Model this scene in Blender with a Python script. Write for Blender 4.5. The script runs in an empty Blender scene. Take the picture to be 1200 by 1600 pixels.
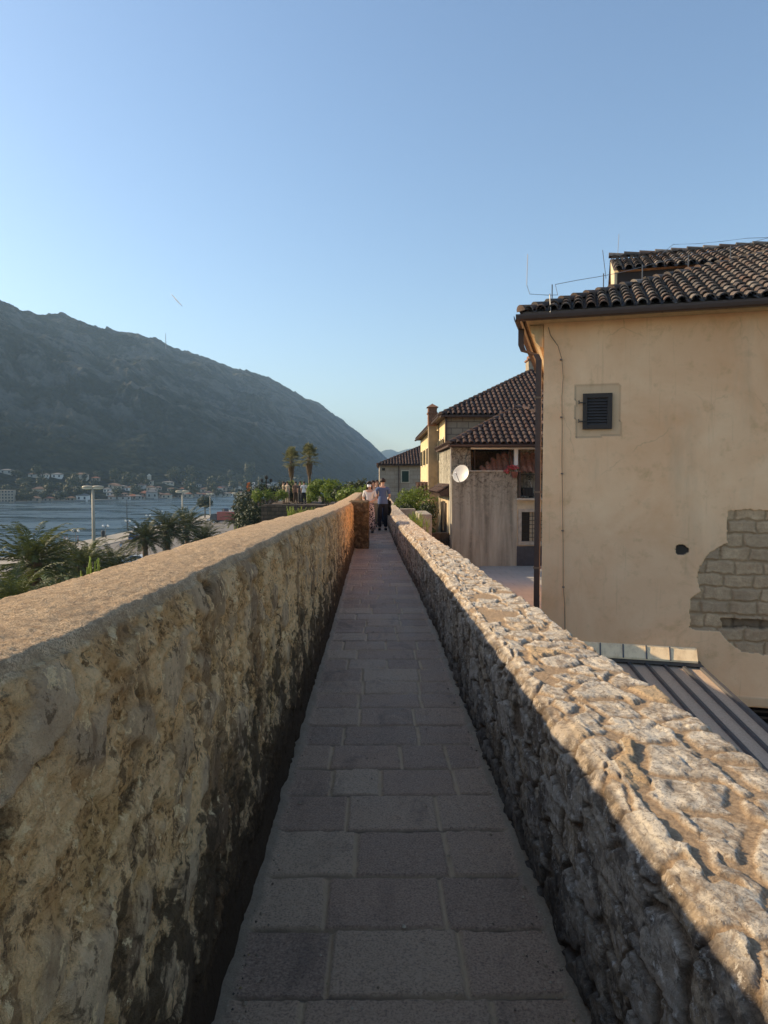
import bpy, math, random
import numpy as np
from mathutils import Vector, Matrix
rad = math.radians
S = bpy.context.scene
COL = S.collection

# ------------------------------------------------------------------ camera, sky, sun, exposure
H = 1.72                                     # eye height above the rampart walk
cam = bpy.data.objects.new('camera', bpy.data.cameras.new('camera'))
COL.objects.link(cam); S.camera = cam
cam.data.sensor_fit = 'VERTICAL'; cam.data.sensor_height = 36; cam.data.lens = 24.95
cam.data.clip_start = 0.05; cam.data.clip_end = 40000
PITCH, YAW = 2.58, -0.62
cam.location = (0, 0, H)
cam.rotation_euler = (rad(90 - PITCH), 0, rad(YAW))
CM = Matrix.Translation((0, 0, H)) @ cam.rotation_euler.to_matrix().to_4x4()

def ray(px, py):
    return (CM.to_3x3() @ Vector(((px - 600) / 1109, (800 - py) / 1109, -1))).normalized()
def P(px, py, Y):                            # point at depth Y (metres ahead) seen at this place of the photo
    d = ray(px, py); t = Y / d.y
    return Vector((d.x * t, Y, H + d.z * t))
def PZ(px, py, z):                           # point at height z
    d = ray(px, py); t = (z - H) / d.z
    return Vector((d.x * t, d.y * t, z))

SUN_AZ, SUN_EL = 73, 26.4                    # degrees left of straight ahead, degrees up
sd = Vector((-math.sin(rad(SUN_AZ)) * math.cos(rad(SUN_EL)), math.cos(rad(SUN_AZ)) * math.cos(rad(SUN_EL)), math.sin(rad(SUN_EL))))
W = bpy.data.worlds.new('World'); S.world = W; W.use_nodes = True
wt = W.node_tree; wt.nodes.clear()
sky = wt.nodes.new('ShaderNodeTexSky'); sky.sky_type = 'NISHITA'; sky.sun_disc = False
sky.sun_elevation = rad(SUN_EL); sky.sun_rotation = rad(-SUN_AZ)
sky.air_density = 1.15; sky.dust_density = .8; sky.ozone_density = 1.6; sky.altitude = 0
bg = wt.nodes.new('ShaderNodeBackground'); bg.inputs[1].default_value = 0.09
wo = wt.nodes.new('ShaderNodeOutputWorld')
wbm = wt.nodes.new('ShaderNodeMix'); wbm.data_type = 'RGBA'; wbm.blend_type = 'MULTIPLY'; wbm.inputs[0].default_value = 1; wbm.inputs[7].default_value = (.93, .98, 1.03, 1)   # camera white balance
wt.links.new(sky.outputs[0], wbm.inputs[6]); wt.links.new(wbm.outputs[2], bg.inputs[0]); wt.links.new(bg.outputs[0], wo.inputs[0])
sl = bpy.data.lights.new('sun', 'SUN'); sl.energy = 3.5; sl.angle = rad(0.6); sl.color = (1.0, 0.79, 0.50)
so = bpy.data.objects.new('sun', sl); COL.objects.link(so)
so.rotation_euler = (-sd).to_track_quat('-Z', 'Y').to_euler()
S.view_settings.view_transform = 'Standard'; S.view_settings.look = 'None'
S.view_settings.gamma = 1; S.view_settings.use_curve_mapping = False
S.view_settings.exposure = 1.1

HAZE = 0.00018
S.cycles.volume_bounces = 0; S.cycles.max_bounces = 6; S.cycles.diffuse_bounces = 4

# ------------------------------------------------------------------ numpy noise
def _hash(ix, iy, iz, seed):
    h = (ix.astype(np.int64) * 374761393 + iy.astype(np.int64) * 668265263 + iz.astype(np.int64) * 2147483647 + seed * 974711) & 0xffffffff
    h = ((h ^ (h >> 13)) * 1274126177) & 0xffffffff
    h = ((h ^ (h >> 16)) * 2246822519) & 0xffffffff
    return ((h ^ (h >> 15)) & 0xffffff) / float(0xffffff)
def vnoise(x, y, z=None, seed=0):
    x = np.asarray(x, float); y = np.asarray(y, float)
    z = np.zeros_like(x) if z is None else np.asarray(z, float)
    x, y, z = np.broadcast_arrays(x, y, z)
    ix, iy, iz = np.floor(x), np.floor(y), np.floor(z)
    fx, fy, fz = x - ix, y - iy, z - iz
    ux, uy, uz = [f * f * f * (f * (f * 6 - 15) + 10) for f in (fx, fy, fz)]
    r = 0
    for dx in (0, 1):
        wx = ux if dx else 1 - ux
        for dy in (0, 1):
            wy = uy if dy else 1 - uy
            for dz in (0, 1):
                r = r + _hash(ix + dx, iy + dy, iz + dz, seed) * wx * wy * (uz if dz else 1 - uz)
    return r * 2 - 1
def fbm(x, y, z=None, f=1.0, oct=5, gain=0.5, seed=0, ridge=False):
    r, a, n = 0, 1.0, 0
    for o in range(oct):
        v = vnoise(np.asarray(x) * f + 17.3 * o, np.asarray(y) * f + 5.1 * o, None if z is None else np.asarray(z) * f, seed + o)
        if ridge: v = 1 - 2 * np.abs(v)
        r = r + a * v; n += a; a *= gain; f *= 2.03
    return r / n
def smooth(a, b, x):
    t = np.clip((x - a) / (b - a), 0, 1); return t * t * (3 - 2 * t)
def worley(x, y, sx, sy, seed=0, jit=0.85):
    """distance to the border of the stone, random of the stone, offset from its middle"""
    gx, gy = x / sx, y / sy
    gx = gx + (np.floor(gy) % 2) * 0.5
    ix, iy = np.floor(gx), np.floor(gy)
    pts = []
    for dx in (-1, 0, 1):
        for dy in (-1, 0, 1):
            cx, cy = ix + dx, iy + dy
            px = cx + 0.5 + jit * (_hash(cx, cy, cx * 0, seed) - 0.5)
            py = cy + 0.5 + jit * (_hash(cx, cy, cx * 0 + 1, seed) - 0.5)
            pts.append((px, py, _hash(cx, cy, cx * 0 + 2, seed)))
    D = np.stack([(p[0] - gx) ** 2 + (p[1] - gy) ** 2 for p in pts])
    k = np.argmin(D, 0)
    PX = np.stack([p[0] for p in pts]); PY = np.stack([p[1] for p in pts]); R = np.stack([p[2] for p in pts])
    bx = np.take_along_axis(PX, k[None], 0)[0]; by = np.take_along_axis(PY, k[None], 0)[0]
    rr = np.take_along_axis(R, k[None], 0)[0]
    ed = np.full(gx.shape, 9.0)
    for i in range(9):
        vx, vy = PX[i] - bx, PY[i] - by
        L = np.hypot(vx, vy); ok = L > 1e-6
        e = np.where(ok, ((PX[i] + bx) / 2 - gx) * vx / np.where(ok, L, 1) + ((PY[i] + by) / 2 - gy) * vy / np.where(ok, L, 1), 9)
        ed = np.minimum(ed, e)
    return ed, rr, gx - bx, gy - by

# ------------------------------------------------------------------ node materials
class N:
    def __init__(s, name):
        s.m = bpy.data.materials.new(name); s.m.use_nodes = True
        s.t = s.m.node_tree; s.t.nodes.clear()
        s.out = s.t.nodes.new('ShaderNodeOutputMaterial'); s.b = s.t.nodes.new('ShaderNodeBsdfPrincipled')
        s.t.links.new(s.b.outputs[0], s.out.inputs[0])
        s.pos = s.t.nodes.new('ShaderNodeNewGeometry').outputs['Position']
    def link(s, a, b): s.t.links.new(a, b)
    def val(s, inp, v):
        if isinstance(v, bpy.types.NodeSocket): s.link(v, inp)
        elif isinstance(v, (tuple, list)): inp.default_value = (*v, 1) if len(v) == 3 and inp.type == 'RGBA' else v
        else: inp.default_value = v
    def map(s, scale, vec=None, rot=(0, 0, 0)):
        n = s.t.nodes.new('ShaderNodeMapping'); n.inputs['Scale'].default_value = scale; n.inputs['Rotation'].default_value = rot
        s.link(vec or s.pos, n.inputs[0]); return n.outputs[0]
    def obj(s): return s.t.nodes.new('ShaderNodeTexCoord').outputs['Object']
    def noise(s, scale, detail=5, rough=0.55, vec=None, dist=0):
        n = s.t.nodes.new('ShaderNodeTexNoise'); n.inputs['Scale'].default_value = scale; n.inputs['Detail'].default_value = detail
        n.inputs['Roughness'].default_value = rough; n.inputs['Distortion'].default_value = dist
        s.link(vec or s.pos, n.inputs['Vector']); return n.outputs['Fac']
    def vor(s, scale, vec=None, feat='F1', out='Distance'):
        n = s.t.nodes.new('ShaderNodeTexVoronoi'); n.feature = feat; n.inputs['Scale'].default_value = scale
        s.link(vec or s.pos, n.inputs['Vector']); return n.outputs[out]
    def brick(s, scale, w, h, mortar, vec, c1, c2, cm, bias=0):
        n = s.t.nodes.new('ShaderNodeTexBrick'); n.inputs['Scale'].default_value = scale
        n.inputs['Brick Width'].default_value = w; n.inputs['Row Height'].default_value = h; n.inputs['Mortar Size'].default_value = mortar
        n.inputs['Bias'].default_value = bias; n.inputs['Mortar Smooth'].default_value = .3
        s.val(n.inputs['Color1'], c1); s.val(n.inputs['Color2'], c2); s.val(n.inputs['Mortar'], cm)
        s.link(vec, n.inputs['Vector']); return n.outputs['Color'], n.outputs['Fac']
    def ramp(s, fac, *stops):
        n = s.t.nodes.new('ShaderNodeValToRGB'); e = n.color_ramp.elements
        while len(e) < len(stops): e.new(0.5)
        for i, (p, c) in enumerate(stops):
            e[i].position = p; e[i].color = (c, c, c, 1) if isinstance(c, (int, float)) else (*c, 1)
        s.link(fac, n.inputs[0]); return n.outputs[0]
    def mix(s, f, a, b, mode='MIX'):
        n = s.t.nodes.new('ShaderNodeMix'); n.data_type = 'RGBA'; n.blend_type = mode
        s.val(n.inputs[0], f); s.val(n.inputs[6], a); s.val(n.inputs[7], b); return n.outputs[2]
    def math(s, op, a, b=0.0):
        n = s.t.nodes.new('ShaderNodeMath'); n.operation = op; s.val(n.inputs[0], a); s.val(n.inputs[1], b); return n.outputs[0]
    def attr(s, name):
        n = s.t.nodes.new('ShaderNodeAttribute'); n.attribute_name = name; return n.outputs['Fac']
    def island(s): return s.t.nodes.new('ShaderNodeNewGeometry').outputs['Random Per Island']
    def sep(s, axis):
        n = s.t.nodes.new('ShaderNodeSeparateXYZ'); s.link(s.pos, n.inputs[0]); return n.outputs[axis]
    def bump(s, h, dist, strength=1.0, prev=None):
        n = s.t.nodes.new('ShaderNodeBump'); n.inputs['Strength'].default_value = strength; n.inputs['Distance'].default_value = dist
        s.link(h, n.inputs['Height'])
        if prev is not None: s.link(prev, n.inputs['Normal'])
        return n.outputs[0]
    def done(s, color, rough=0.9, normal=None, spec=0.3, metal=0.0):
        s.val(s.b.inputs['Base Color'], color); s.val(s.b.inputs['Roughness'], rough); s.b.inputs['Specular IOR Level'].default_value = spec
        s.b.inputs['Metallic'].default_value = metal
        if normal is not None: s.link(normal, s.b.inputs['Normal'])
        return s.m
_mc = {}
def simple(name, c, rough=0.8, var=0.18, scale=6, bump=0.0, metal=0.0, spec=0.3):
    if name in _mc: return _mc[name]
    n = N(name); f = n.noise(scale, 4)
    lo = tuple(v * (1 - var) for v in c); hi = tuple(min(1, v * (1 + var)) for v in c)
    col = n.ramp(f, (0.3, lo), (0.7, hi))
    _mc[name] = n.done(col, rough, n.bump(f, bump) if bump else None, spec, metal)
    return _mc[name]
def plainmat(name, c, rough=0.7, metal=0.0, spec=0.3): return simple(name, c, rough, 0.08, 9, 0, metal, spec)

# ------------------------------------------------------------------ mesh building and tagging
def mesh_np(name, V, F, attrs=None, smoothf=True):
    me = bpy.data.meshes.new(name); V = np.asarray(V, np.float32); F = np.asarray(F, np.int32)
    me.vertices.add(len(V)); me.vertices.foreach_set('co', V.ravel())
    k = F.shape[1]; me.loops.add(F.size); me.loops.foreach_set('vertex_index', F.ravel())
    me.polygons.add(len(F)); me.polygons.foreach_set('loop_start', np.arange(0, F.size, k, dtype=np.int32))
    me.update(calc_edges=True)
    me.polygons.foreach_set('use_smooth', np.full(len(F), smoothf))
    for an, av in (attrs or {}).items():
        a = me.attributes.new(an, 'FLOAT', 'POINT'); a.data.foreach_set('value', np.asarray(av, np.float32).ravel())
    me.update(); return me
def gridF(nr, nc, flip=False):
    i = np.arange(nr - 1)[:, None] * nc + np.arange(nc - 1)[None]
    q = np.stack([i, i + 1, i + nc + 1, i + nc], -1).reshape(-1, 4)
    return q[:, ::-1] if flip else q
def put(name, me, mat, parent=None, loc=None):
    o = bpy.data.objects.new(name, me); COL.objects.link(o)
    if mat: me.materials.append(mat)
    if parent is not None: o.parent = parent
    if loc is not None: o.location = loc
    return o
def tag(o, label=None, cat=None, group=None, kind=None):
    if label: o['label'] = label
    if cat: o['category'] = cat
    if group: o['group'] = group
    if kind: o['kind'] = kind
    return o
def thing(name, label, cat, loc=(0, 0, 0), rz=0.0, group=None):
    o = bpy.data.objects.new(name, None); COL.objects.link(o); o.empty_display_size = 0.2
    o.location = loc; o.rotation_euler = (0, 0, rz)
    return tag(o, label, cat, group)
def kids(o): return [c for c in list(o.children)]
def dup(o, loc=None, rz=None, label=None, sc=None, parent=None):
    c = o.copy(); COL.objects.link(c)
    if parent is not None: c.parent = parent
    for k in kids(o): dup(k, parent=c)
    if loc is not None: c.location = loc
    if rz is not None: c.rotation_euler = (0, 0, rz)
    if sc is not None: c.scale = (sc, sc, sc) if not isinstance(sc, tuple) else sc
    if label: c['label'] = label
    return c
class MB:
    """collects shapes; build() links them as one mesh. X maps the local frame to the world."""
    def __init__(s, X=None): s.v = []; s.f = []; s.X = X or Matrix.Identity(4)
    def add(s, vs, fs):
        b = len(s.v); s.v += [Vector(v) for v in vs]; s.f += [tuple(i + b for i in f) for f in fs]; return s
    def box(s, x0, x1, y0, y1, z0, z1, M=None):
        vs = [Vector((x, y, z)) for z in (z0, z1) for x, y in ((x0, y0), (x1, y0), (x1, y1), (x0, y1))]
        if M: vs = [M @ v for v in vs]
        return s.add(vs, [(0, 3, 2, 1), (4, 5, 6, 7), (0, 1, 5, 4), (1, 2, 6, 5), (2, 3, 7, 6), (3, 0, 4, 7)])
    def bbox(s, x0, x1, y0, y1, z0, z1, b=0.02):   # box with bevelled upright and top edges
        def ring(i, z): return [(x0 + i, y0 + b, z), (x0 + b, y0 + i, z), (x1 - b, y0 + i, z), (x1 - i, y0 + b, z), (x1 - i, y1 - b, z), (x1 - b, y1 - i, z), (x0 + b, y1 - i, z), (x0 + i, y1 - b, z)]
        R = ring(0, z0) + ring(0, z1 - b) + ring(b * .99, z1)
        fs = [tuple(range(7, -1, -1)), tuple(range(16, 24))]
        for k in (0, 8):
            for i in range(8): j = (i + 1) % 8; fs.append((k + i, k + j, k + 8 + j, k + 8 + i))
        return s.add(R, fs)
    def prism(s, pts, axis, a, b):                 # 2D outline pushed from a to b along axis 'x','y','z'
        def mk(p, t): return (t, p[0], p[1]) if axis == 'x' else (p[0], t, p[1]) if axis == 'y' else (p[0], p[1], t)
        n = len(pts); vs = [mk(p, a) for p in pts] + [mk(p, b) for p in pts]
        fs = [tuple(range(n)), tuple(range(2 * n - 1, n - 1, -1))] + [(i, i + n, (i + 1) % n + n, (i + 1) % n) for i in range(n)]
        return s.add(vs, fs)
    def tube(s, pts, r, n=8, cap=True):
        pts = [Vector(p) for p in pts]; rs = r if isinstance(r, (list, tuple)) else [r] * len(pts)
        vs = []; fs = []; up = None
        for i, p in enumerate(pts):
            t = (pts[min(i + 1, len(pts) - 1)] - pts[max(i - 1, 0)]).normalized()
            if up is None: up = Vector((0, 0, 1)) if abs(t.z) < 0.9 else Vector((1, 0, 0))
            a = t.cross(up).normalized(); b = t.cross(a).normalized(); up = -b if False else b.cross(t) if False else up
            for k in range(n):
                an = 2 * math.pi * k / n; vs.append(p + (a * math.cos(an) + b * math.sin(an)) * rs[i])
        for i in range(len(pts) - 1):
            for k in range(n): j = (k + 1) % n; fs.append((i * n + k, i * n + j, (i + 1) * n + j, (i + 1) * n + k))
        if cap: fs += [tuple(range(n - 1, -1, -1)), tuple(range((len(pts) - 1) * n, len(pts) * n))]
        return s.add(vs, fs)
    def lathe(s, prof, n=16, c=(0, 0), sx=1, sy=1, cap=True):
        vs = [(c[0] + r * math.cos(2 * math.pi * k / n) * sx, c[1] + r * math.sin(2 * math.pi * k / n) * sy, z) for r, z in prof for k in range(n)]
        m = len(prof); fs = [(i * n + k, i * n + (k + 1) % n, (i + 1) * n + (k + 1) % n, (i + 1) * n + k) for i in range(m - 1) for k in range(n)]
        if cap: fs += [tuple(range(n - 1, -1, -1)), tuple(range((m - 1) * n, m * n))]
        return s.add(vs, fs)
    def quad(s, a, b, c, d): return s.add([a, b, c, d], [(0, 1, 2, 3)])
    def build(s, name, mat, parent=None, smoothf=False, solid=0.0, bevel=0.0, auto=False):
        off = Vector((0, 0, 0)); M = s.X
        if parent is not None:
            w = Matrix.Translation(parent.location) @ parent.rotation_euler.to_matrix().to_4x4()
            q = parent.parent
            while q is not None: w = Matrix.Translation(q.location) @ q.rotation_euler.to_matrix().to_4x4() @ w; q = q.parent
            M = w.inverted() @ s.X if s.X != Matrix.Identity(4) or getattr(s, 'world', False) else s.X
        me = bpy.data.meshes.new(name); me.from_pydata([tuple(M @ v) for v in s.v], [], s.f)
        me.polygons.foreach_set('use_smooth', [smoothf] * len(me.polygons)); me.update()
        o = put(name, me, mat, parent)
        if bevel:
            b = o.modifiers.new('bevel', 'BEVEL'); b.width = bevel; b.segments = 2; b.limit_method = 'ANGLE'
        return o
def WMB():
    m = MB(); m.world = True; return m
# ================================================================== the rampart: path and two parapets
Ys = lambda pts: (np.array([p[0] for p in pts], float), np.array([p[1] for p in pts], float))
def interp(Y, pts): a, b = Ys(pts); return np.interp(Y, a, b)
xL = lambda Y: interp(Y, [(-6, -.53), (9, -.53), (18, -.56), (60, -.62)])          # foot of the left parapet
zL = lambda Y: interp(Y, [(-6, 1.44), (1, 1.43), (2.2, 1.41), (6, 1.36), (10, 1.28), (16, 1.17), (24, 1.14), (60, 1.1)])
xR = lambda Y: interp(Y, [(-6, .69), (8, .69), (11, .65), (14.3, .58), (20, .50), (25, .45), (45, .30), (60, .3)])
zR = lambda Y: interp(Y, [(-6, .77), (2.5, .77), (5, .72), (8, .67), (11, .665), (14, .64), (20, .60), (25, .585), (60, .6)])
xRo = lambda Y: interp(Y, [(-6, 1.33), (3, 1.31), (5, 1.28), (9.4, 1.23), (13, 1.09), (22.6, .96), (30, .9), (60, .85)])
def ygrid(y0, y1, k, mn):
    r = [-4.0]
    while r[-1] < y0: r.append(r[-1] + .08)
    while r[-1] < y1: r.append(r[-1] + max(mn, k * r[-1]))
    return np.array(r)

# ---- path of grey stone slabs
rs = random.Random(5)
YS = ygrid(1.6, 46, .004, .008); XS = np.linspace(-.66, .86, 170)
YY, XX = np.meshgrid(YS, XS, indexing='ij')
xl, xr = xL(YY), xR(YY)
rows = []; y = -4.2
while y < 50: rows.append(y); y += rs.uniform(.35, .405)
rows = np.array(rows)
wob = .006 * fbm(XX, YY, f=3, oct=3, seed=40)
ri = np.clip(np.searchsorted(rows, YY + wob) - 1, 0, len(rows) - 2)
dy = np.minimum(YY + wob - rows[ri], rows[ri + 1] - YY - wob)
dx = np.full(XX.shape, 9.0); sid = np.zeros(XX.shape); sx_ = XX + .006 * fbm(XX, YY, f=4, oct=3, seed=41)
for r in range(len(rows) - 1):
    n = rs.choice([2, 3, 3, 3, 4]); cs = [-.62]
    w = [rs.uniform(.7, 1.4) for _ in range(n)]; tot = sum(w)
    for q in w: cs.append(cs[-1] + q / tot * 1.36)
    cs[-1] = 1.2; m = ri == r
    if not m.any(): continue
    c = np.array(cs); i = np.clip(np.searchsorted(c, sx_[m]) - 1, 0, n - 1)
    inner = np.stack([np.abs(sx_[m] - q) for q in c[1:-1]]).min(0)
    dx[m] = inner; sid[m] = (r * 7 + i) % 97
jw = .010
gap = np.minimum(dy, dx); grout = 1 - smooth(jw * .7, jw * 1.4, gap + .004 * fbm(XX, YY, f=25, oct=2, seed=43))
rnd = _hash(sid, sid * 0 + 3, sid * 0, 9)
edge = 1 - smooth(.02, .085, np.minimum(XX - xl, xr - XX) + .02 * fbm(XX, YY, f=6, oct=3, seed=44))
zz = .0045 * fbm(XX, YY, f=9, oct=4, seed=45) + .0035 * fbm(XX, YY, f=40, oct=3, seed=47) + (rnd - .5) * .008 - grout * .012
zz = zz * (1 - edge) + edge * (.012 + .012 * fbm(XX, YY, f=14, oct=4, seed=46))
n = N('slab_stone')
g = n.attr('grout'); r_ = n.attr('rnd'); e_ = n.attr('edge')
f1 = n.noise(110, 5, .65); f2 = n.noise(2.2, 5, .6); f3 = n.noise(260, 3, .7)
c = n.mix(f2, (.32, .178, .105), (.60, .355, .22))
c = n.mix(n.ramp(r_, (0.0, .55), (.45, 0.0)), c, (.24, .15, .10)); c = n.mix(n.ramp(r_, (.6, 0.0), (1.0, .5)), c, (.74, .50, .30))
c = n.mix(n.ramp(f1, (.45, 0.0), (.70, .5)), c, (.80, .56, .37)); c = n.mix(n.ramp(f1, (.34, .6), (.48, 0.0)), c, (.11, .072, .05))
c = n.mix(n.ramp(n.noise(3.2, 7, .72, dist=.8, vec=n.map((1, .5, 1))), (.54, 0.0), (.70, .6)), c, (.13, .08, .055))
c = n.mix(n.ramp(g, (0.1, 0.0), (.9, .85)), c, n.mix(n.noise(3, 3), (.48, .31, .17), (.76, .51, .29)))
c = n.mix(n.math('MULTIPLY', n.attr('rowj'), n.ramp(n.noise(1.3, 4), (.4, .85), (.62, .25))), c, (.075, .045, .032))
c = n.mix(n.ramp(e_, (0.2, 0.0), (.8, .9)), c, n.mix(f1, (.22, .15, .09), (.48, .34, .21)))
PATHM = n.done(c, n.ramp(f2, (0.3, .50), (.7, .75)), n.bump(n.mix(.5, f1, f3), .014, 1.0), .5)
me = mesh_np('path', np.stack([XX, YY, zz], -1).reshape(-1, 3), gridF(len(YS), len(XS), True), {'grout': grout, 'rnd': rnd, 'edge': edge, 'rowj': (1 - smooth(.003, .012, dy)) * (1 - edge)})
tag(put('path', me, PATHM), 'long narrow walk of grey rectangular stone slabs between two parapets', kind='structure')

def section(pts):        # cross-section sampled along its length: list of ((x,z), step)
    out = []
    for (p, q, st) in pts:
        L = math.dist(p, q); k = max(1, int(L / st))
        for i in range(k): out.append((p[0] + (q[0] - p[0]) * i / k, p[1] + (q[1] - p[1]) * i / k))
    return out

# ---- left parapet: lime mortar face over rubble, smooth sandy top
YS = ygrid(.75, 40, .0042, .0055)
# section parameter: t<1 face, 1..2 top, 2..3 outer
ft = np.linspace(-.04, 1, 165); tt = np.linspace(0, 1, 62)[1:]; ot = np.linspace(0, 1, 34)[1:]
T = np.concatenate([ft, 1 + tt, 2 + ot]); YY, TT = np.meshgrid(YS, T, indexing='ij')
xl, zl = xL(YY), zL(YY)
zl = zl + .012 * fbm(YY, YY * 0, f=1.3, oct=3, seed=3)
xo = -.985 + .02 * fbm(YY, YY * 0, f=.7, oct=2, seed=4) - .03 * smooth(2, 6, YY)
lean = .035
rc = .035                                                     # rounding of the shoulder
a = np.clip(TT, -1, 1); b = np.clip(TT - 1, 0, 1); cc = np.clip(TT - 2, 0, 1)
X = np.where(TT <= 1, xl - lean * a, np.where(TT <= 2, (xl - lean) * (1 - b) + xo * b, xo - .05 * cc))
Z = np.where(TT <= 1, zl * a, np.where(TT <= 2, zl + .015 * np.sin(b * math.pi), zl - cc * 4.2))
sh = np.exp(-((TT - 1) / .045) ** 2) * .03 + np.where(TT > 1, 1, 0) * np.exp(-((TT - 1) / .09) ** 2) * 0
sho = np.exp(-((TT - 2) / .06) ** 2) * .035
Z = Z - sh * .9 - sho; X = X - sh * .7 + sho * .6
s = np.where(TT <= 1, a * 1.42, 1.42 + b * .45 + cc * 2.0)    # unfolded length
wx, wy = YY + .06 * fbm(YY, s, f=5, oct=3, seed=11), s + .05 * fbm(YY, s, f=5, oct=3, seed=12)
ed, rn, ox, oy = worley(wx, wy, .27, .21, seed=21, jit=.8)
bur = .10 + .22 * _hash(np.floor(rn * 999), rn * 0, rn * 0, 5)
exposed = (rn > .38).astype(float)
st = smooth(bur * .6, bur + .1, ed) * exposed
face = 1 - smooth(.97, 1.06, TT)
topm = smooth(.97, 1.05, TT) * (1 - smooth(1.95, 2.1, TT))
d = (.014 * fbm(YY, s, f=2.4, oct=3, seed=13) + .011 * fbm(YY, s, f=11, oct=4, seed=14, ridge=True) + .013 * fbm(YY, s, f=38, oct=4, gain=.6, seed=15)) * (1 - .75 * st)
d = d + st * (.014 + .018 * (rn - .5) + .02 * (ox * (rn - .6) + oy * .2)) + .004 * st * fbm(YY, s, f=9, oct=3, seed=16)
le, lr, la, lb = worley(YY + .03 * fbm(YY, s, f=9, oct=2, seed=30), s + .03 * fbm(YY, s, f=9, oct=2, seed=31), .13, .10, seed=32, jit=.95)
le2, lr2, la2, lb2 = worley(YY + .01 * fbm(YY, s, f=22, oct=2, seed=33), s, .045, .038, seed=34, jit=.95)
crust = smooth(.45, .55, lr + .35 * fbm(YY, s, f=12, oct=4, seed=35))      # flaked plaster edges
d = d + (1 - st) * (.009 * crust + (lr2 - .5) * .006 + la2 * (lr2 - .5) * .006) + .006 * la * (lr - .5) * (1 - st)
d = d * (1 - .85 * smooth(.22, .02, np.clip(TT, 0, 1)))
pit = smooth(.30, .62, fbm(YY, s, f=7.5, oct=4, gain=.6, seed=17)) * (1 - st)
d = d - .026 * pit
dt = .005 * fbm(YY, s, f=9, oct=4, seed=18) + .0042 * fbm(YY, s, f=60, oct=3, gain=.7, seed=19)
nearfoot = smooth(.10, 0, np.clip(TT, 0, 1)) * .012 * (1 + fbm(YY, s, f=6, oct=3, seed=20))
X = X + np.where(TT < 2, face * (d + nearfoot), -.02 * fbm(YY, s, f=5, seed=23)) ; Z = Z + topm * dt + (1 - topm) * face * smooth(.93, 1, TT) * d * .3
n = N('lime_mortar_rubble')
st_, ht, tp, pt = n.attr('stone'), n.attr('ht'), n.attr('top'), n.attr('pit')
big, mid, fine, fin2 = n.noise(1.6, 4), n.noise(7, 6, .65, dist=.4), n.noise(60, 5, .65), n.noise(230, 3, .75)
mort = n.mix(n.ramp(mid, (.3, 0.0), (.68, 1.0)), (.50, .26, .10), (.98, .60, .28))
mort = n.mix(n.ramp(n.noise(3.1, 5, .6), (.55, 0.0), (.7, .55)), mort, (.95, .70, .44))
mort = n.mix(n.ramp(n.noise(2.3, 4, .6), (.52, 0.0), (.68, .55)), mort, (.42, .25, .08))
mort = n.mix(n.ramp(fine, (.38, .85), (.5, 0.0)), mort, (.22, .115, .045))
stn = n.mix(n.ramp(mid, (.35, 0.0), (.65, 1.0)), (.34, .21, .11), (.80, .54, .30))
stn = n.mix(n.ramp(n.attr('rnd'), (.5, 0.0), (1.0, .45)), stn, (.62, .44, .29))
mort = n.mix(n.math('MULTIPLY', n.attr('crust'), .55), mort, (.93, .60, .31))
c = n.mix(st_, mort, stn)
vst = n.noise(2.6, 7, .72, vec=n.map((1, 1, .38)), dist=.5)
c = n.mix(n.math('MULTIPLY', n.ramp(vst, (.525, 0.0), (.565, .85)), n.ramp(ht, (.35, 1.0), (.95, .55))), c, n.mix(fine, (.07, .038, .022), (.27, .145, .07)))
c = n.mix(n.ramp(n.noise(14, 7, .75), (.565, 0.0), (.605, .75)), c, (.12, .07, .035))
c = n.mix(n.ramp(n.noise(17, 7, .75, vec=n.map((1, 1, .8), rot=(1, 0, 0))), (.575, 0.0), (.615, .85)), c, (.98, .70, .38))
# dark lichen growing up from the foot, ragged edge
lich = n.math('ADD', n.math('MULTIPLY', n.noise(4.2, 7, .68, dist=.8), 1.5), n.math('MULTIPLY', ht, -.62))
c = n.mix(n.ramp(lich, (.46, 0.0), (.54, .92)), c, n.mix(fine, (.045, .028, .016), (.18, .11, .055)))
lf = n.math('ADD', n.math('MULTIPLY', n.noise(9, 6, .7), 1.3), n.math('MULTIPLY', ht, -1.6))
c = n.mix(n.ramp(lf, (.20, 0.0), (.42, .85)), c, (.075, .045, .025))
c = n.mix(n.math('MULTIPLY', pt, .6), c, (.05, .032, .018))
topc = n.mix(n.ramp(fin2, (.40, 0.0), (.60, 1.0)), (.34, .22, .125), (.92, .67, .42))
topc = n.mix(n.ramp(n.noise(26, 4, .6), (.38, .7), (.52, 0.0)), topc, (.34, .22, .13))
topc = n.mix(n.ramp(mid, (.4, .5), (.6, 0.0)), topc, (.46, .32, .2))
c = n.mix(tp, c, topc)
nb = n.bump(n.mix(.5, fine, mid), .03, .9); nb = n.bump(fin2, .008, .9, nb)
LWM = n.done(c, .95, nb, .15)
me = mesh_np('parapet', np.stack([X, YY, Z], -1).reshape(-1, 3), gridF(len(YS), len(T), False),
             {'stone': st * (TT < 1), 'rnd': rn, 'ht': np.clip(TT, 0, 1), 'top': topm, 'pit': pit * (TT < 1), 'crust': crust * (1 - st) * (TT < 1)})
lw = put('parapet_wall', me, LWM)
tag(lw, 'tall left parapet with smooth sandy top and stained brown mortar face', 'wall')

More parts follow.
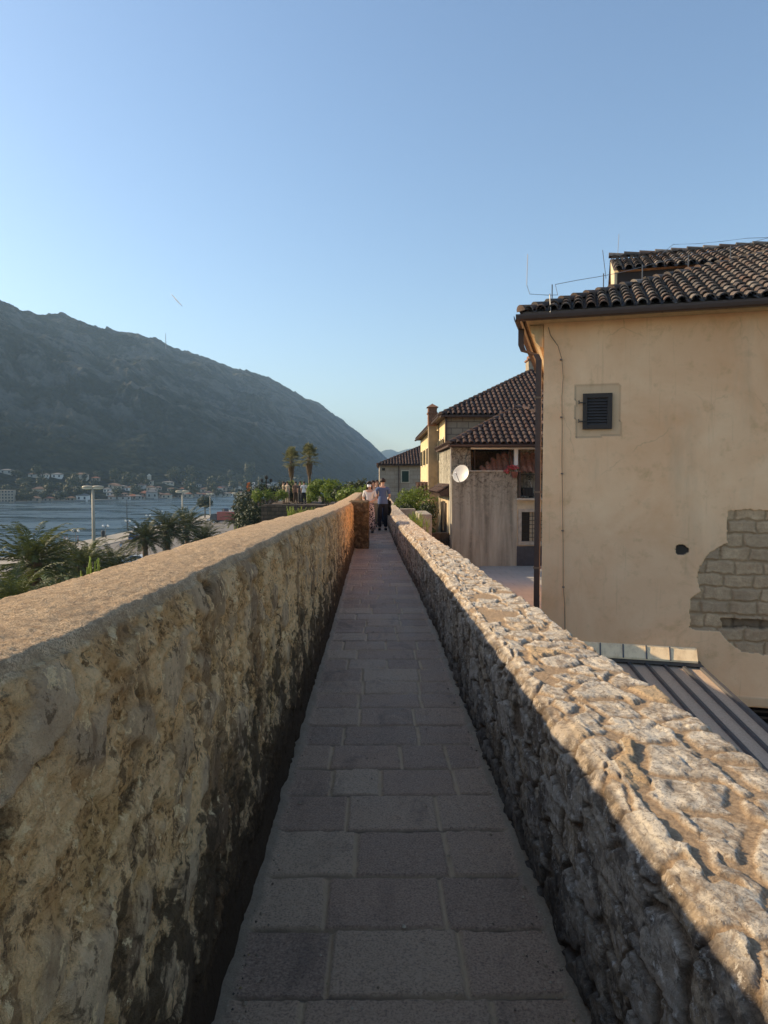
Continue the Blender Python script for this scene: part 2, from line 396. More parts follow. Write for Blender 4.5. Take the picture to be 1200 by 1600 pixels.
# pale stone lip set in the left parapet at the very edge of the picture is part of its face; the pier
pier = thing('pier', 'short thick rough masonry pier sticking out of the left parapet into the walk', 'pier', (-.40, 18.1, 0))
us = np.linspace(0, 1, 90); zs = np.concatenate([np.linspace(-.03, 1, 90), [1.0, 1.0]])
per = [(-.30, 1.2), (-.30, -.35), (.20, -.35), (.20, .6), (.2, 1.2)]
L = np.cumsum([0] + [math.dist(per[i], per[i + 1]) for i in range(4)]); q = np.linspace(0, L[-1], 150)
bx, by = np.interp(q, L, [p[0] for p in per]), np.interp(q, L, [p[1] for p in per])
zz_ = np.linspace(-.03, 1.16, 80)
BX, ZZ = np.meshgrid(bx, zz_, indexing='ij'); BY, _ = np.meshgrid(by, zz_, indexing='ij'); QQ, _ = np.meshgrid(q, zz_, indexing='ij')
dd = .035 * fbm(QQ, ZZ, f=5, oct=4, seed=51, ridge=True) + .02 * fbm(QQ, ZZ, f=2, seed=52)
cx, cy = -.05, .4; nx, ny = BX - cx, (BY - cy); ln = np.hypot(nx, ny); BX = BX + nx / ln * dd; BY = BY + ny / ln * dd
BXt = np.concatenate([BX, BX[:, -1:] * .9 + cx * .1, BX[:, -1:] * 0 + cx], 1); BYt = np.concatenate([BY, BY[:, -1:] * .9 + cy * .1, BY[:, -1:] * 0 + cy], 1)
ZZt = np.concatenate([ZZ, ZZ[:, -1:] + .02, ZZ[:, -1:] + .03], 1)
n = N('dark_rubble'); f = n.noise(9, 6, .7, dist=.5); f2 = n.noise(50, 4, .7)
c = n.ramp(f, (.3, (.03, .020, .012)), (.5, (.12, .078, .042)), (.72, (.28, .19, .105)))
DRM = n.done(c, .95, n.bump(n.mix(.5, f, f2), .03, .9), .1)
put('masonry', mesh_np('masonry', np.stack([BXt, BYt, ZZt], -1).reshape(-1, 3), gridF(150, 82, False)), DRM, pier)

# ---- right parapet: coursed rubble with a broad stone top
YS = ygrid(.9, 46, .0040, .0055)
ft = np.linspace(-.04, 1, 105); tt = np.linspace(0, 1, 92)[1:]; ot = np.linspace(0, 1, 50)[1:] ** 2
T = np.concatenate([ft, 1 + tt, 2 + ot]); YY, TT = np.meshgrid(YS, T, indexing='ij')
xr, zr, xo = xR(YY), zR(YY), xRo(YY)
a = np.clip(TT, -1, 1); b = np.clip(TT - 1, 0, 1); cc = np.clip(TT - 2, 0, 1)
edgew = .022 * fbm(YY, YY * 0, f=4.0, oct=3, seed=61)
X = np.where(TT <= 1, xr + .02 * a, np.where(TT <= 2, (xr + .02) * (1 - b) + xo * b, xo + .1 * cc))
Z = np.where(TT <= 1, zr * a, np.where(TT <= 2, zr, zr - cc * 9.5))
s = np.where(TT <= 1, a * .75, .75 + b * .6 + cc * 9.5)
s0 = s + .03 * fbm(YY, s, f=6, oct=4, seed=71); y0 = YY + .04 * fbm(YY, s, f=6, oct=4, seed=72)
ed, rn, ox, oy = worley(y0, s0 + .0, .215, .165, seed=73, jit=.78)      # face stones
ed2, rn2, ox2, oy2 = worley(y0 * 1.0 + 3.3, s0 * 1.0, .24, .225, seed=79, jit=.9)   # bigger flat top stones
topm = smooth(1.10, 1.16, TT) * (TT < 2.02)
sel = topm > .5
ed = np.where(sel, ed2, ed); rn = np.where(sel, rn2, rn); ox = np.where(sel, ox2, ox); oy = np.where(sel, oy2, oy)
isl = (rn > np.where(sel, .05, .05)).astype(float)
m0 = np.where(sel, .05 + .07 * rn2, .045)
st = smooth(m0, m0 + np.where(sel, .03, .035), ed + .055 * fbm(YY, s, f=16, oct=4, seed=75)) * isl
crag = fbm(YY, s, f=9, oct=5, gain=.6, seed=76, ridge=True); fin = fbm(YY, s, f=34, oct=3, seed=77)
wy0 = YY + .02 * fbm(YY, s, f=14, oct=2, seed=82); ws0 = s + .02 * fbm(YY, s, f=14, oct=2, seed=83)
e3, r3, a3, b3 = worley(wy0, ws0, .085, .06, seed=84, jit=.95)          # chipped facets on each stone
e4, r4, a4, b4 = worley(wy0 + 1.7, ws0, .036, .027, seed=85, jit=.95)
facet = (r3 - .5) * .013 + a3 * (r3 - .5) * .020 + b3 * (.5 - np.abs(r3 * 2 - 1)) * .014 + (r4 - .5) * .005 + b4 * (r4 - .5) * .006
# face: proud stones, deep joints
h_face = st * (.017 + .016 * (rn - .5) + .035 * ox * (rn - .5) + .03 * oy * (.5 - np.abs(rn - .5)) + facet * .6) + .004 * crag * (.6 + st) + .003 * fin
h_top = st * (.010 + .008 * (rn - .5) + .018 * ox * (rn - .5) + .016 * oy * (rn - .5) + facet * .55) + .003 * crag * (.5 + .8 * st) + .0028 * fin + .006 * fbm(YY, s, f=5, oct=2, seed=86)
fo = smooth(1.0, .93, TT) * (TT <= 1); to = 1 - fo
sh = np.exp(-((TT - 1) / .05) ** 2) * .016; sho = np.exp(-((TT - 2) / .03) ** 2) * .05 * (TT >= 1.9)
rag = .014 * (fbm(YY, YY * 0, f=5, oct=3, seed=78)) * np.exp(-((TT - 1) / .15) ** 2)
fw = 1 - smooth(.94, 1.04, TT); tw = smooth(.9, 1.02, TT) * (1 - smooth(1.96, 2.02, TT)); ow = smooth(1.97, 2.03, TT)
X = X - fw * h_face - rag + sh + ow * (.05 * crag + .03 * st) + .02 * np.exp(-((TT - 2) / .12) ** 2) * fbm(YY, YY * 0, f=5, oct=3, seed=81) - sho * .5
Z = Z + tw * h_top - sh - sho + .012 * fbm(YY, s, f=1.3, oct=2, seed=80) * tw
n = N('limestone_rubble')
st_, rd, tp, cr = n.attr('stone'), n.attr('rnd'), n.attr('top'), n.attr('crag')
mid, fine, fin2, str_ = n.noise(11, 6, .7, dist=.5), n.noise(75, 5, .7), n.noise(260, 3, .75), n.noise(20, 6, .7, vec=n.map((.5, .5, 2.0)))
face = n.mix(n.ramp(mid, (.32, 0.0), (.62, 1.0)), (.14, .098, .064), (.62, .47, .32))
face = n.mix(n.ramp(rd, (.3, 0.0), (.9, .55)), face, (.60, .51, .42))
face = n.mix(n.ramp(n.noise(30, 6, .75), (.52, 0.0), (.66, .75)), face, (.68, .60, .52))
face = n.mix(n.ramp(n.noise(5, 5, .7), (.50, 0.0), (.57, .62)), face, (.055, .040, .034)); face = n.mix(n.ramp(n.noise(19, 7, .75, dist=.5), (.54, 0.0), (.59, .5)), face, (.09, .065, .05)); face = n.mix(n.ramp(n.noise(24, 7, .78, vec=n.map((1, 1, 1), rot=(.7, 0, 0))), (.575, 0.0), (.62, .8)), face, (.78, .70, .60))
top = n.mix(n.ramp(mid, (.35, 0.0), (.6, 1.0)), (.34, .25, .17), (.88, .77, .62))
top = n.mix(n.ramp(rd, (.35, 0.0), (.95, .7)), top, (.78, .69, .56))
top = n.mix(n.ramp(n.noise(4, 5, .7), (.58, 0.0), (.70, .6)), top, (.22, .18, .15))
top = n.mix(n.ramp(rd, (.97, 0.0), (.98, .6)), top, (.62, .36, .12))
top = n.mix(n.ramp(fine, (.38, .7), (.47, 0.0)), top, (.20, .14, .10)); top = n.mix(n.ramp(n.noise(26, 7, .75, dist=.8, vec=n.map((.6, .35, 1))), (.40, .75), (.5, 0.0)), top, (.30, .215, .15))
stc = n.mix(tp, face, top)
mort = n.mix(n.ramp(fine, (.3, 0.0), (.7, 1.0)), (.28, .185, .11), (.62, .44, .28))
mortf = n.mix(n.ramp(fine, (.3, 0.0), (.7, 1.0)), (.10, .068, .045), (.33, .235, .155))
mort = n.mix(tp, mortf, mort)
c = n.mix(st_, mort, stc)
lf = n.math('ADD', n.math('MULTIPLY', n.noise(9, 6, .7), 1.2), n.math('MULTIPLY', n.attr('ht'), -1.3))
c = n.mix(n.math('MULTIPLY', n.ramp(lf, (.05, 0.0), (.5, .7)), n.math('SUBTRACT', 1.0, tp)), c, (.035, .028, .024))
nb = n.bump(n.mix(.5, mid, fine), .03, .9); nb = n.bump(fin2, .007, .8, nb)
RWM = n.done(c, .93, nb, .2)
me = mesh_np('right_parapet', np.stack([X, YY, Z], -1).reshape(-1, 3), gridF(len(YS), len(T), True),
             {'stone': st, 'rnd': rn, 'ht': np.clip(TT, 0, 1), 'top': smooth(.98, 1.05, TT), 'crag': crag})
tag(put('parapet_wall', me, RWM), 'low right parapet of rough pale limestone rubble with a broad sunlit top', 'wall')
# grit, crumbs of mortar and dry leaves lying along the feet of both parapets
rg = np.random.default_rng(4); V_, F_ = [], []
for i in range(1500):
    y = 1.5 * math.exp(rg.uniform(0, 2.7)); side = rg.random() < .5; off = abs(rg.normal(0, .045)) + .005
    x = (xL(y) + .005 + off) if side else (xR(y) - .01 - off)
    if rg.random() < .12: x = rg.uniform(-.45, .6)
    r = rg.uniform(.0016, .0062) * (1 if rg.random() < .93 else 1.7); b = len(V_); fl = rg.uniform(.5, 1)
    for k in range(5): a_ = k * 1.2566 + rg.uniform(-.3, .3); V_.append((x + math.cos(a_) * r, y + math.sin(a_) * r * 1.2, .004 + rg.uniform(-.001, .001)))
    V_.append((x + rg.uniform(-.3, .3) * r, y, .006 + r * fl))
    F_ += [(b + k, b + (k + 1) % 5, b + 5) for k in range(5)]
n = N('grit_crumbs'); r_ = n.island()
me = bpy.data.meshes.new('grit'); me.from_pydata(V_, [], F_)
tag(put('grit', me, n.done(n.ramp(r_, (0, (.10, .07, .05)), (.5, (.38, .27, .17)), (.9, (.60, .48, .34)), (1.0, (.30, .20, .07))), .9)), kind='stuff')
# ================================================================== the land, the water, the mountains
GZ, SEA = -10.3, -12.3
def sheet(name, pts, z, mat, kind='structure', thick=0.0, parent=None):
    m = MB(); n = len(pts)
    if thick: m.prism(pts, 'z', z - thick, z)
    else: m.add([(p[0], p[1], z) for p in pts], [tuple(range(n))])
    o = m.build(name, mat, parent)
    if kind: o['kind'] = kind
    return o
n = N('ground_mix'); f = n.noise(.05, 5); f2 = n.noise(1.5, 6, .7)
GM = n.done(n.mix(n.ramp(f, (.4, 0.0), (.6, 1.0)), n.mix(f2, (.10, .095, .08), (.20, .18, .15)), n.mix(f2, (.05, .07, .025), (.12, .12, .05))), .95)
sheet('ground', [(-57.5, -300), (3500, -300), (3500, 420), (180, 400), (-20, 330), (-57.5, 290)], GZ, GM, thick=4)
n = N('asphalt'); f = n.noise(.25, 6, .6); f2 = n.noise(30, 4, .7)
AS = n.done(n.mix(f2, n.mix(f, (.12, .105, .09), (.19, .165, .14)), (.22, .19, .16)), .85)
sheet('parking_lot', [(-50, 20), (-12, 20), (-14, 275), (-50, 285)], GZ + .01, AS)
n = N('promenade_stone'); f = n.noise(1.2, 5, .6)
bc, bf = n.brick(.8, 1.2, .6, .03, n.map((1, 1, 1)), (.32, .28, .22), (.38, .33, .27), (.22, .19, .15))
sheet('promenade', [(-57.6, 10), (-50, 10), (-50, 288), (-57.6, 292)], GZ + .12, n.done(n.mix(f, bc, (.36, .31, .25)), .85), thick=.13)
n = N('lawn'); f = n.noise(4, 6, .7)
GRASSM = n.done(n.ramp(f, (.3, (.03, .05, .012)), (.7, (.09, .12, .035))), .95, n.bump(f, .1))
o = sheet('lawn', [(-44, 30), (-3, 30), (-3, 120), (-30, 120), (-44, 90)], GZ + .03, GRASSM)
n = N('sea_water'); w1 = n.noise(.8, 6, .65, vec=n.map((.25, .5, 1)), dist=.3); w2 = n.noise(.05, 6, .62, vec=n.map((.35, 1.0, 1), rot=(0, 0, .15)), dist=1.2)
wc = n.mix(n.ramp(w2, (.42, 0.0), (.62, 1.0)), (.008, .026, .034), (.04, .075, .09))
WM = n.done(wc, n.ramp(w2, (.40, .14), (.62, .5)), n.bump(w1, .35, .5), .5)
sheet('water', [(-2500, -340), (3550, -340), (3550, 5100), (-2500, 5100)], SEA, WM)

# shoreline and ridge of the mountain across the bay, by bearing a = x / y
A_ = np.array([-1.9, -1.5, -1.0, -.72, -.53, -.40, -.30, -.20, -.10, -.03, .012, .04, .09])  # leftmost bearings lie out of view, extended to shade the village
Y0_ = np.array([130, 175, 270, 360, 430, 470, 520, 600, 760, 950, 1150, 1300, 1400])
YR_ = np.array([380, 500, 730, 950, 1200, 1400, 1600, 1850, 2200, 2600, 2900, 3000, 3050])
pr = [(-900, 470), (-300, 440), (-120, 452), (-40, 462), (0, 473), (40, 489), (75, 494), (110, 501), (150, 514), (200, 522), (245, 530), (270, 542), (290, 552), (310, 556), (350, 573), (365, 580), (385, 582), (400, 583), (425, 597), (450, 608), (480, 623), (500, 634), (520, 649), (550, 669), (570, 686), (590, 704), (612, 724), (640, 742), (690, 760)]
def ridge_y(a): return np.interp(a, [(p[0] - 588) / 1109 for p in pr], [p[1] for p in pr])
def terr(a, t):
    Y0, YR = np.interp(a, A_, Y0_), np.interp(a, A_, YR_)
    Y = Y0 + (YR - Y0) * t
    hr = H + (750 - ridge_y(a)) / 1109 * YR - SEA
    prof = np.where(t < .08, t * .45, .036 + (np.clip(t, .08, 1) - .08) * (1 - .036) / .92)
    prof = np.where(t > 1, 1 - (t - 1) * 1.1, prof ** 1.0)
    x = a * Y
    k = smooth(.06, .35, t); kr = 1 - .55 * np.exp(-((t - 1) / .12) ** 2)
    big = fbm(x, Y, f=.0042, oct=5, gain=.55, seed=101, ridge=True)
    gul = fbm(a * 700 + 25 * fbm(a * 9, t * 7, oct=3, seed=104), t * 14, f=.06, oct=4, seed=103, ridge=True)
    fine_ = fbm(x, Y, f=.03, oct=4, gain=.6, seed=105, ridge=True)
    h = hr * prof + k * kr * (hr * .085 * (big - .1) + hr * .018 * (gul - .2)) + (4.5 * k + 1.0) * fine_ * smooth(0, .05, t)
    return x, Y, SEA + .3 + h, fine_ * .5 + .5 * gul
AA, TTm = np.meshgrid(np.concatenate([np.linspace(-1.9, -.62, 120), np.linspace(-.615, .09, 620)]), np.concatenate([np.linspace(-.01, .25, 110), np.linspace(.253, 1.0, 230), np.linspace(1.01, 1.5, 12)]), indexing='ij')
X, Y, Z, gl = terr(AA, TTm)
Z = np.where(TTm < 0, SEA - 3, Z)
n = N('wooded_mountain')
f, f2, f3 = n.noise(.012, 7, .62, dist=.4), n.noise(.05, 7, .72), n.vor(.11, out='Distance')
veg = n.mix(n.ramp(f2, (.35, 0.0), (.65, 1.0)), (.007, .011, .008), (.026, .032, .024))
veg = n.mix(n.ramp(f3, (.1, .5), (.7, 0.0)), veg, (.030, .036, .026))
rk = n.mix(f2, (.09, .085, .075), (.24, .225, .20))
rmask = n.math('ADD', n.math('MULTIPLY', n.attr('gul'), .22), n.noise(.010, 8, .68, dist=1.0, vec=n.map((1, 1, .55))))
hgt = n.ramp(n.math('MULTIPLY', n.sep(2), .004), (.1, 0.0), (.35, 1.0))
c = n.mix(n.math('MULTIPLY', n.ramp(rmask, (.54, 0.0), (.66, .5)), hgt), veg, rk)
MTM = n.done(c, 1.0, n.bump(n.mix(.6, f2, f3), 14, .9), 0.0)
o = put('mountain', mesh_np('mountain', np.stack([X, Y, Z], -1).reshape(-1, 3), gridF(*AA.shape), {'gul': gl}), MTM)
tag(o, kind='structure')
# hazy range at the end of the bay
AA, TTm = np.meshgrid(np.linspace(-.2, .5, 200), np.linspace(0, 1.6, 24), indexing='ij')
yr = np.interp(AA, [(p - 588) / 1109 for p in (380, 560, 592, 610, 622, 640, 655, 680, 760, 900, 1100)], [735, 712, 702, 700, 702, 699, 700, 704, 712, 722, 735])
Yf = 3900 + 700 * TTm
hr = (750 - yr) / 1109 * 4600
Zf = SEA + 1 + hr * np.where(TTm < 1, TTm, 2 - TTm) + 16 * fbm(AA * 60, TTm * 3, oct=4, seed=120) * smooth(0, .3, TTm)
o = put('far_mountain', mesh_np('far_mountain', np.stack([AA * Yf, Yf, Zf], -1).reshape(-1, 3), gridF(*AA.shape)), simple('far_forest', (.05, .07, .045), 1, .3, .01))
tag(o, kind='structure')

def on_terr(px, py):                                # the point of the slope seen at this place
    a = (px - 588) / 1109; ts = np.linspace(.001, .6, 1500)
    x, y, z, _ = terr(np.full(1500, a), ts)
    yy = 750 - (z - H) / y * 1109
    i = int(np.argmax(yy <= py)); return Vector((x[i], y[i], z[i]))

# low quay at the far shore
a = np.linspace(-.62, -.10, 60); Yq = np.interp(a, A_, Y0_)
m = MB()
for i in range(59): 
    p, q_ = (a[i] * Yq[i], Yq[i] - 1), (a[i + 1] * Yq[i + 1], Yq[i + 1] - 1)
    m.add([(p[0], p[1], SEA - 1), (q_[0], q_[1], SEA - 1), (q_[0], q_[1], SEA + 1.0), (p[0], p[1], SEA + 1.0), (p[0] * 1.015, p[1] * 1.015 + 1, SEA + 1.05), (q_[0] * 1.015, q_[1] * 1.015 + 1, SEA + 1.05)], [(0, 1, 2, 3), (3, 2, 5, 4)])
o = m.build('quay', simple('quay_stone', (.20, .19, .17), .9)); o['kind'] = 'structure'
# mast on the ridge
p = P(259, 534, 1410); mt = MB().tube([(0, 0, -14), (0, 0, 17)], [.9, .35], 6).build('mast', plainmat('mast_grey', (.2, .2, .2)))
mt.location = p; tag(mt, 'thin radio mast standing on the mountain ridge', 'mast')

# ---- contrail, high and thin
def contrail(a_, b_, r, lab):
    p, q_ = P(*a_, 15000), P(*b_, 15000); pts = [p.lerp(q_, k / 12) + Vector((0, 0, 5 * math.sin(k * .7))) for k in range(13)]
    m = MB().tube(pts, [r * (.15 + .85 * (1 - abs(k / 6 - 1)) ** .5) for k in range(13)], 6)
    n = N('white_vapour'); t = n.t.nodes.new('ShaderNodeBsdfTranslucent'); t.inputs[0].default_value = (1, 1, 1, 1); mx = n.t.nodes.new('ShaderNodeMixShader'); mx.inputs[0].default_value = .6
    n.done((.95, .95, .95), 1); n.link(n.b.outputs[0], mx.inputs[1]); n.link(t.outputs[0], mx.inputs[2]); n.link(mx.outputs[0], n.out.inputs[0])
    tag(m.build('contrail', n.m, None, True), lab, 'contrail', kind='stuff')
contrail((267, 459), (285, 479), 17, 'short white aircraft trail in the blue sky above the mountain')

# ================================================================== foliage helpers
def leafmat(name, lo, hi, tr=.25, rough=.55):
    n = N(name); r = n.island(); f = n.noise(.9, 3)
    c = n.mix(n.math('ADD', n.math('MULTIPLY', r, .6), n.math('MULTIPLY', f, .4)), lo, hi)
    t = n.t.nodes.new('ShaderNodeBsdfTranslucent'); n.link(c, t.inputs[0]); mx = n.t.nodes.new('ShaderNodeMixShader'); mx.inputs[0].default_value = tr
    n.done(c, rough, None, .35); n.link(n.b.outputs[0], mx.inputs[1]); n.link(t.outputs[0], mx.inputs[2]); n.link(mx.outputs[0], n.out.inputs[0]); return n.m
PALML = leafmat('palm_leaf', (.018, .028, .007), (.14, .16, .04), .28)
PALMD = leafmat('dark_palm_leaf', (.014, .020, .006), (.11, .12, .035), .22)
DEAD = leafmat('dead_palm_leaf', (.13, .085, .045), (.28, .19, .10), .2, .8)
BUSHL = leafmat('hedge_leaf', (.03, .06, .008), (.24, .31, .05), .38)
DARKL = leafmat('dark_leaf', (.010, .018, .006), (.055, .07, .022), .2)
WEEDL = leafmat('weed_leaf', (.12, .19, .03), (.33, .42, .08), .4)
def barkmat(name, c):
    n = N(name); f = n.noise(6, 5, .7, vec=n.map((1, 1, 3))); return n.done(n.mix(f, tuple(v * .5 for v in c), c), .95, n.bump(f, .05))
BARK = barkmat('palm_bark', (.20, .14, .09)); BARKD = barkmat('tree_bark', (.14, .11, .08))
def leaves_blob(rng, blobs, nleaf, size, drop=.25, up=.3):
    """leaf-sized faces scattered through several clumps; returns MB"""
    m = MB(); vs = []; fs = []; tot = sum(b[3] * b[4] * b[5] for b in blobs)
    for (cx, cy, cz, rx, ry, rz_) in blobs:
        k = int(nleaf * rx * ry * rz_ / tot)
        for _ in range(k):
            while True:
                u = Vector((rng.uniform(-1, 1), rng.uniform(-1, 1), rng.uniform(-1, 1)))
                if u.length < 1 and rng.random() < .25 + .75 * u.length ** 2: break
            f = 1 + .18 * math.sin(u.x * 7 + cx * 3) * math.sin(u.z * 6 + cy)
            p = Vector((cx + u.x * rx * f, cy + u.y * ry * f, cz + u.z * rz_ * f))
            nrm = (u + Vector((rng.uniform(-1, 1), rng.uniform(-1, 1), rng.uniform(-.6, 1.2)))).normalized()
            a = nrm.orthogonal().normalized(); a = Matrix.Rotation(rng.uniform(0, 6.28), 3, nrm) @ a; b = nrm.cross(a); s_ = size * rng.uniform(.6, 1.4)
            i = len(vs); vs += [p - a * s_, p + b * s_ * .45, p + a * s_, p - b * s_ * .45]; fs.append((i, i + 1, i + 2, i + 3))
    m.v = vs; m.f = fs; return m
def frond(m, base, az, elev, L, droop, rng, nl=30, lw=.032, ll=.46, dead=False):
    """arched rachis with leaflets on both sides"""
    pts = []; p = Vector(base); e = elev; seg = 10
    for i in range(seg + 1):
        pts.append(p.copy()); d = Vector((math.cos(az) * math.cos(e), math.sin(az) * math.cos(e), math.sin(e)))
        p = p + d * L / seg; e -= droop / seg * (.4 + 1.3 * i / seg)
    for i in range(seg):
        a, b = pts[i], pts[i + 1]; t = (b - a).normalized(); sd_ = Vector((-math.sin(az), math.cos(az), 0)); r0 = .035 * (1 - i / seg) + .006
        m.quad(a - sd_ * r0, a + sd_ * r0, b + sd_ * r0 * .9, b - sd_ * r0 * .9)
    for k in range(nl):
        u = .10 + .9 * (k + rng.random() * .5) / nl; i = min(int(u * seg), seg - 1); f = u * seg - i; c = pts[i].lerp(pts[i + 1], f)
        t = (pts[i + 1] - pts[i]).normalized(); sd_ = Vector((-math.sin(az), math.cos(az), 0)); upv = sd_.cross(t) * -1
        l = ll * L / 3 * (math.sin(min(1, u * 1.15 + .12) * math.pi * .86) * .9 + .18)
        for s_ in (-1, 1):
            dr = (sd_ * s_ * .80 + t * .62 + Vector((0, 0, 1)) * rng.uniform(-.28, .22)).normalized()
            w = t * lw * rng.uniform(.8, 1.3); tip = c + dr * l * rng.uniform(.8, 1.1) - Vector((0, 0, l * .16))
            mid = c + dr * l * .5
            m.add([c - w * .6, c + w * .6, mid + w, tip, mid - w], [(0, 1, 2, 3, 4)])
def date_palm(name, label, loc, h, L, rng, nf=56, mat=None, group='canary date palms in the park below the wall', rz=0):
    t = thing(name, label, 'palm tree', loc, rz, group)
    pr_ = [(.42, 0), (.34, .5)] + [(.30 + .025 * (i % 2), .8 + i * (h - 1.2) / 14) for i in range(15)] + [(.42, h - .2), (.5, h + .15), (.3, h + .5)]
    MB().lathe(pr_, 14).build('trunk', BARK, t, True)
    m = MB()
    for k in range(nf):
        u = k / nf; e = rad(80 - 95 * u ** .85) + rng.uniform(-.12, .12); az = k * 2.399963 + rng.uniform(-.2, .2)
        frond(m, (math.cos(az) * .18, math.sin(az) * .18, h + .35 - .35 * u), az, e, L * rng.uniform(.85, 1.08), rad(62 + 25 * (1 - u)), rng)
    m.build('crown', mat or PALML, t)
    m = MB()
    for k in range(6):
        az = k * 2.4; frond(m, (0, 0, h - .2), az, rad(-50), L * .4, rad(35), rng, 12)
    m.build('dead_fronds', DEAD, t)
    return t

# ---- the village on the far shore
wallc = [('cream', (.50, .43, .33)), ('pale grey', (.40, .37, .33)), ('white', (.72, .68, .62)), ('stone brown', (.36, .29, .22)), ('ochre', (.40, .30, .18))]
roofc = [('red', (.22, .085, .05)), ('brown', (.15, .09, .065)), ('grey', (.17, .16, .15))]
wm = [plainmat('village_wall_' + k.replace(' ', '_'), c, .9) for k, c in wallc]; rm = [plainmat('village_roof_' + k, c, .9) for k, c in roofc]
win = plainmat('dark_window', (.02, .022, .025), .3)
winme = {}
def house(px, py, wpx, hpx, wi, ri, name='house', cat='house', dep=.75, win_cols=None, rows_=None, roof=True):
    p = on_terr(px, py); D = p.y; w = wpx / 1109 * D; h = hpx / 1109 * D; d = max(6, w * dep)
    t = thing(name, 'x', cat, (p.x, p.y + d / 2, p.z), math.atan2(-p.x, p.y) * .6 + random.uniform(-.15, .15))
    wh = h * (.76 if roof else 1)
    MB().box(-w / 2, w / 2, -d / 2, d / 2, -5, wh).build('wall', wm[wi], t)
    if roof:
        o_ = .35; m = MB(); r = min(w, d) / 2 * .9
        v = [(-w / 2 - o_, -d / 2 - o_, wh), (w / 2 + o_, -d / 2 - o_, wh), (w / 2 + o_, d / 2 + o_, wh), (-w / 2 - o_, d / 2 + o_, wh)]
        v += [(-w / 2 + r, 0, h * 1.03), (w / 2 - r, 0, h * 1.03)]
        v += [(x, y, z - .25) for x, y, z in v[:4]]
        m.add(v, [(0, 1, 5, 4), (1, 2, 5), (2, 3, 4, 5), (3, 0, 4), (0, 6, 7, 1), (1, 7, 8, 2), (2, 8, 9, 3), (3, 9, 6, 0), (9, 8, 7, 6)]); m.build('roof', rm[ri], t)
    nc = win_cols or max(2, int(w / 3.2)); nr = rows_ or max(1, int(wh / 3.1))
    ww, hh = min(1.1, w / nc * .45), min(1.6, wh / nr * .5)
    key = (round(ww, 1), round(hh, 1))
    for r in range(nr):
        for c_ in range(nc):
            x = -w / 2 + (c_ + .5) * w / nc; z = (r + .5) * wh / nr
            if key not in winme:
                m = MB().box(-key[0] / 2, key[0] / 2, -.06, .06, -key[1] / 2, key[1] / 2); k = m.build('window', win, t); winme[key] = k.data
            else: k = put('window', winme[key], None, t)
            k.location = (x, -d / 2 - .03, z)
    return t
random.seed(12)
V = []   # px, base y, width px, height px, wall, roof
V += [(62, 773, 21, 12, 0, 1), (82, 773, 14, 10, 3, 1), (97, 772, 15, 11, 0, 1), (114, 767, 12, 9, 1, 2), (129, 785, 17, 11, 2, 2),
      (54, 784, 18, 8, 3, 1), (76, 785, 13, 7, 3, 0), (94, 781, 14, 6, 1, 2), (111, 783, 11, 7, 3, 1), (11, 740, 18, 7, 1, 2), (55, 746, 19, 7, 1, 1), (73, 746, 8, 6, 2, 2),
      (90, 747, 15, 8, 2, 2), (127, 749, 19, 10, 0, 1), (150, 751, 12, 6, 3, 0),
      (178, 762, 15, 7, 0, 1), (190, 764, 13, 6, 1, 2), (203, 767, 13, 7, 2, 1), (219, 763, 15, 7, 1, 1), (236, 768, 13, 9, 0, 1), (183, 785, 27, 7, 1, 1), (206, 783, 10, 7, 3, 0), (219, 785, 13, 6, 3, 0),
      (237, 786, 17, 14, 1, 2), (249, 777, 13, 7, 3, 1), (260, 784, 14, 8, 0, 1), (262, 757, 18, 5, 0, 2), (247, 765, 10, 5, 3, 1), (270, 775, 12, 6, 1, 0), (290, 758, 12, 6, 3, 1), (278, 784, 14, 7, 3, 1),
      (293, 786, 13, 8, 0, 0), (308, 785, 14, 7, 1, 1), (324, 786, 14, 9, 3, 1), (338, 785, 15, 9, 1, 1), (352, 787, 14, 6, 0, 2), (300, 776, 12, 7, 1, 1), (316, 777, 10, 6, 3, 0), (310, 761, 8, 5, 1, 2),
      (321, 770, 17, 8, 0, 1), (335, 768, 14, 8, 1, 1), (348, 767, 12, 8, 3, 1), (346, 776, 13, 6, 0, 1), (362, 763, 12, 6, 1, 2), (366, 774, 12, 6, 3, 0), (380, 778, 11, 6, 1, 1),
      (382, 766, 10, 6, 0, 1), (397, 772, 12, 6, 1, 1), (405, 762, 9, 5, 1, 2), (418, 762, 10, 6, 1, 2), (429, 758, 11, 5, 2, 2), (434, 765, 12, 6, 1, 2), (444, 769, 12, 6, 1, 1), (425, 769, 10, 5, 1, 1),
      (446, 763, 10, 5, 0, 2), (458, 758, 8, 4, 1, 2), (473, 772, 12, 5, 0, 1), (492, 770, 10, 5, 1, 1), (506, 766, 7, 5, 2, 2), (523, 768, 7, 4, 1, 2), (456, 774, 10, 5, 3, 1),
      (268, 768, 12, 6, 0, 1), (284, 768, 10, 6, 1, 0), (330, 777, 11, 6, 1, 1), (374, 785, 12, 7, 1, 1), (390, 784, 11, 6, 0, 0), (226, 776, 12, 7, 0, 0), (244, 775, 9, 6, 1, 1), (194, 775, 9, 5, 3, 1)]
hs = [((10, 789, 22, 19, 3, 2), house(10, 789, 22, 19, 3, 2, win_cols=5, rows_=4, roof=False))]
for i in range(24):
    y_ = random.uniform(764, 786); V.append((random.uniform(165, 455), y_, random.uniform(9, 14), random.uniform(6, 8.5), random.choice([0, 1, 2, 3, 4]), random.choice([0, 1, 2])))
hs += [(v, house(*v)) for v in V]
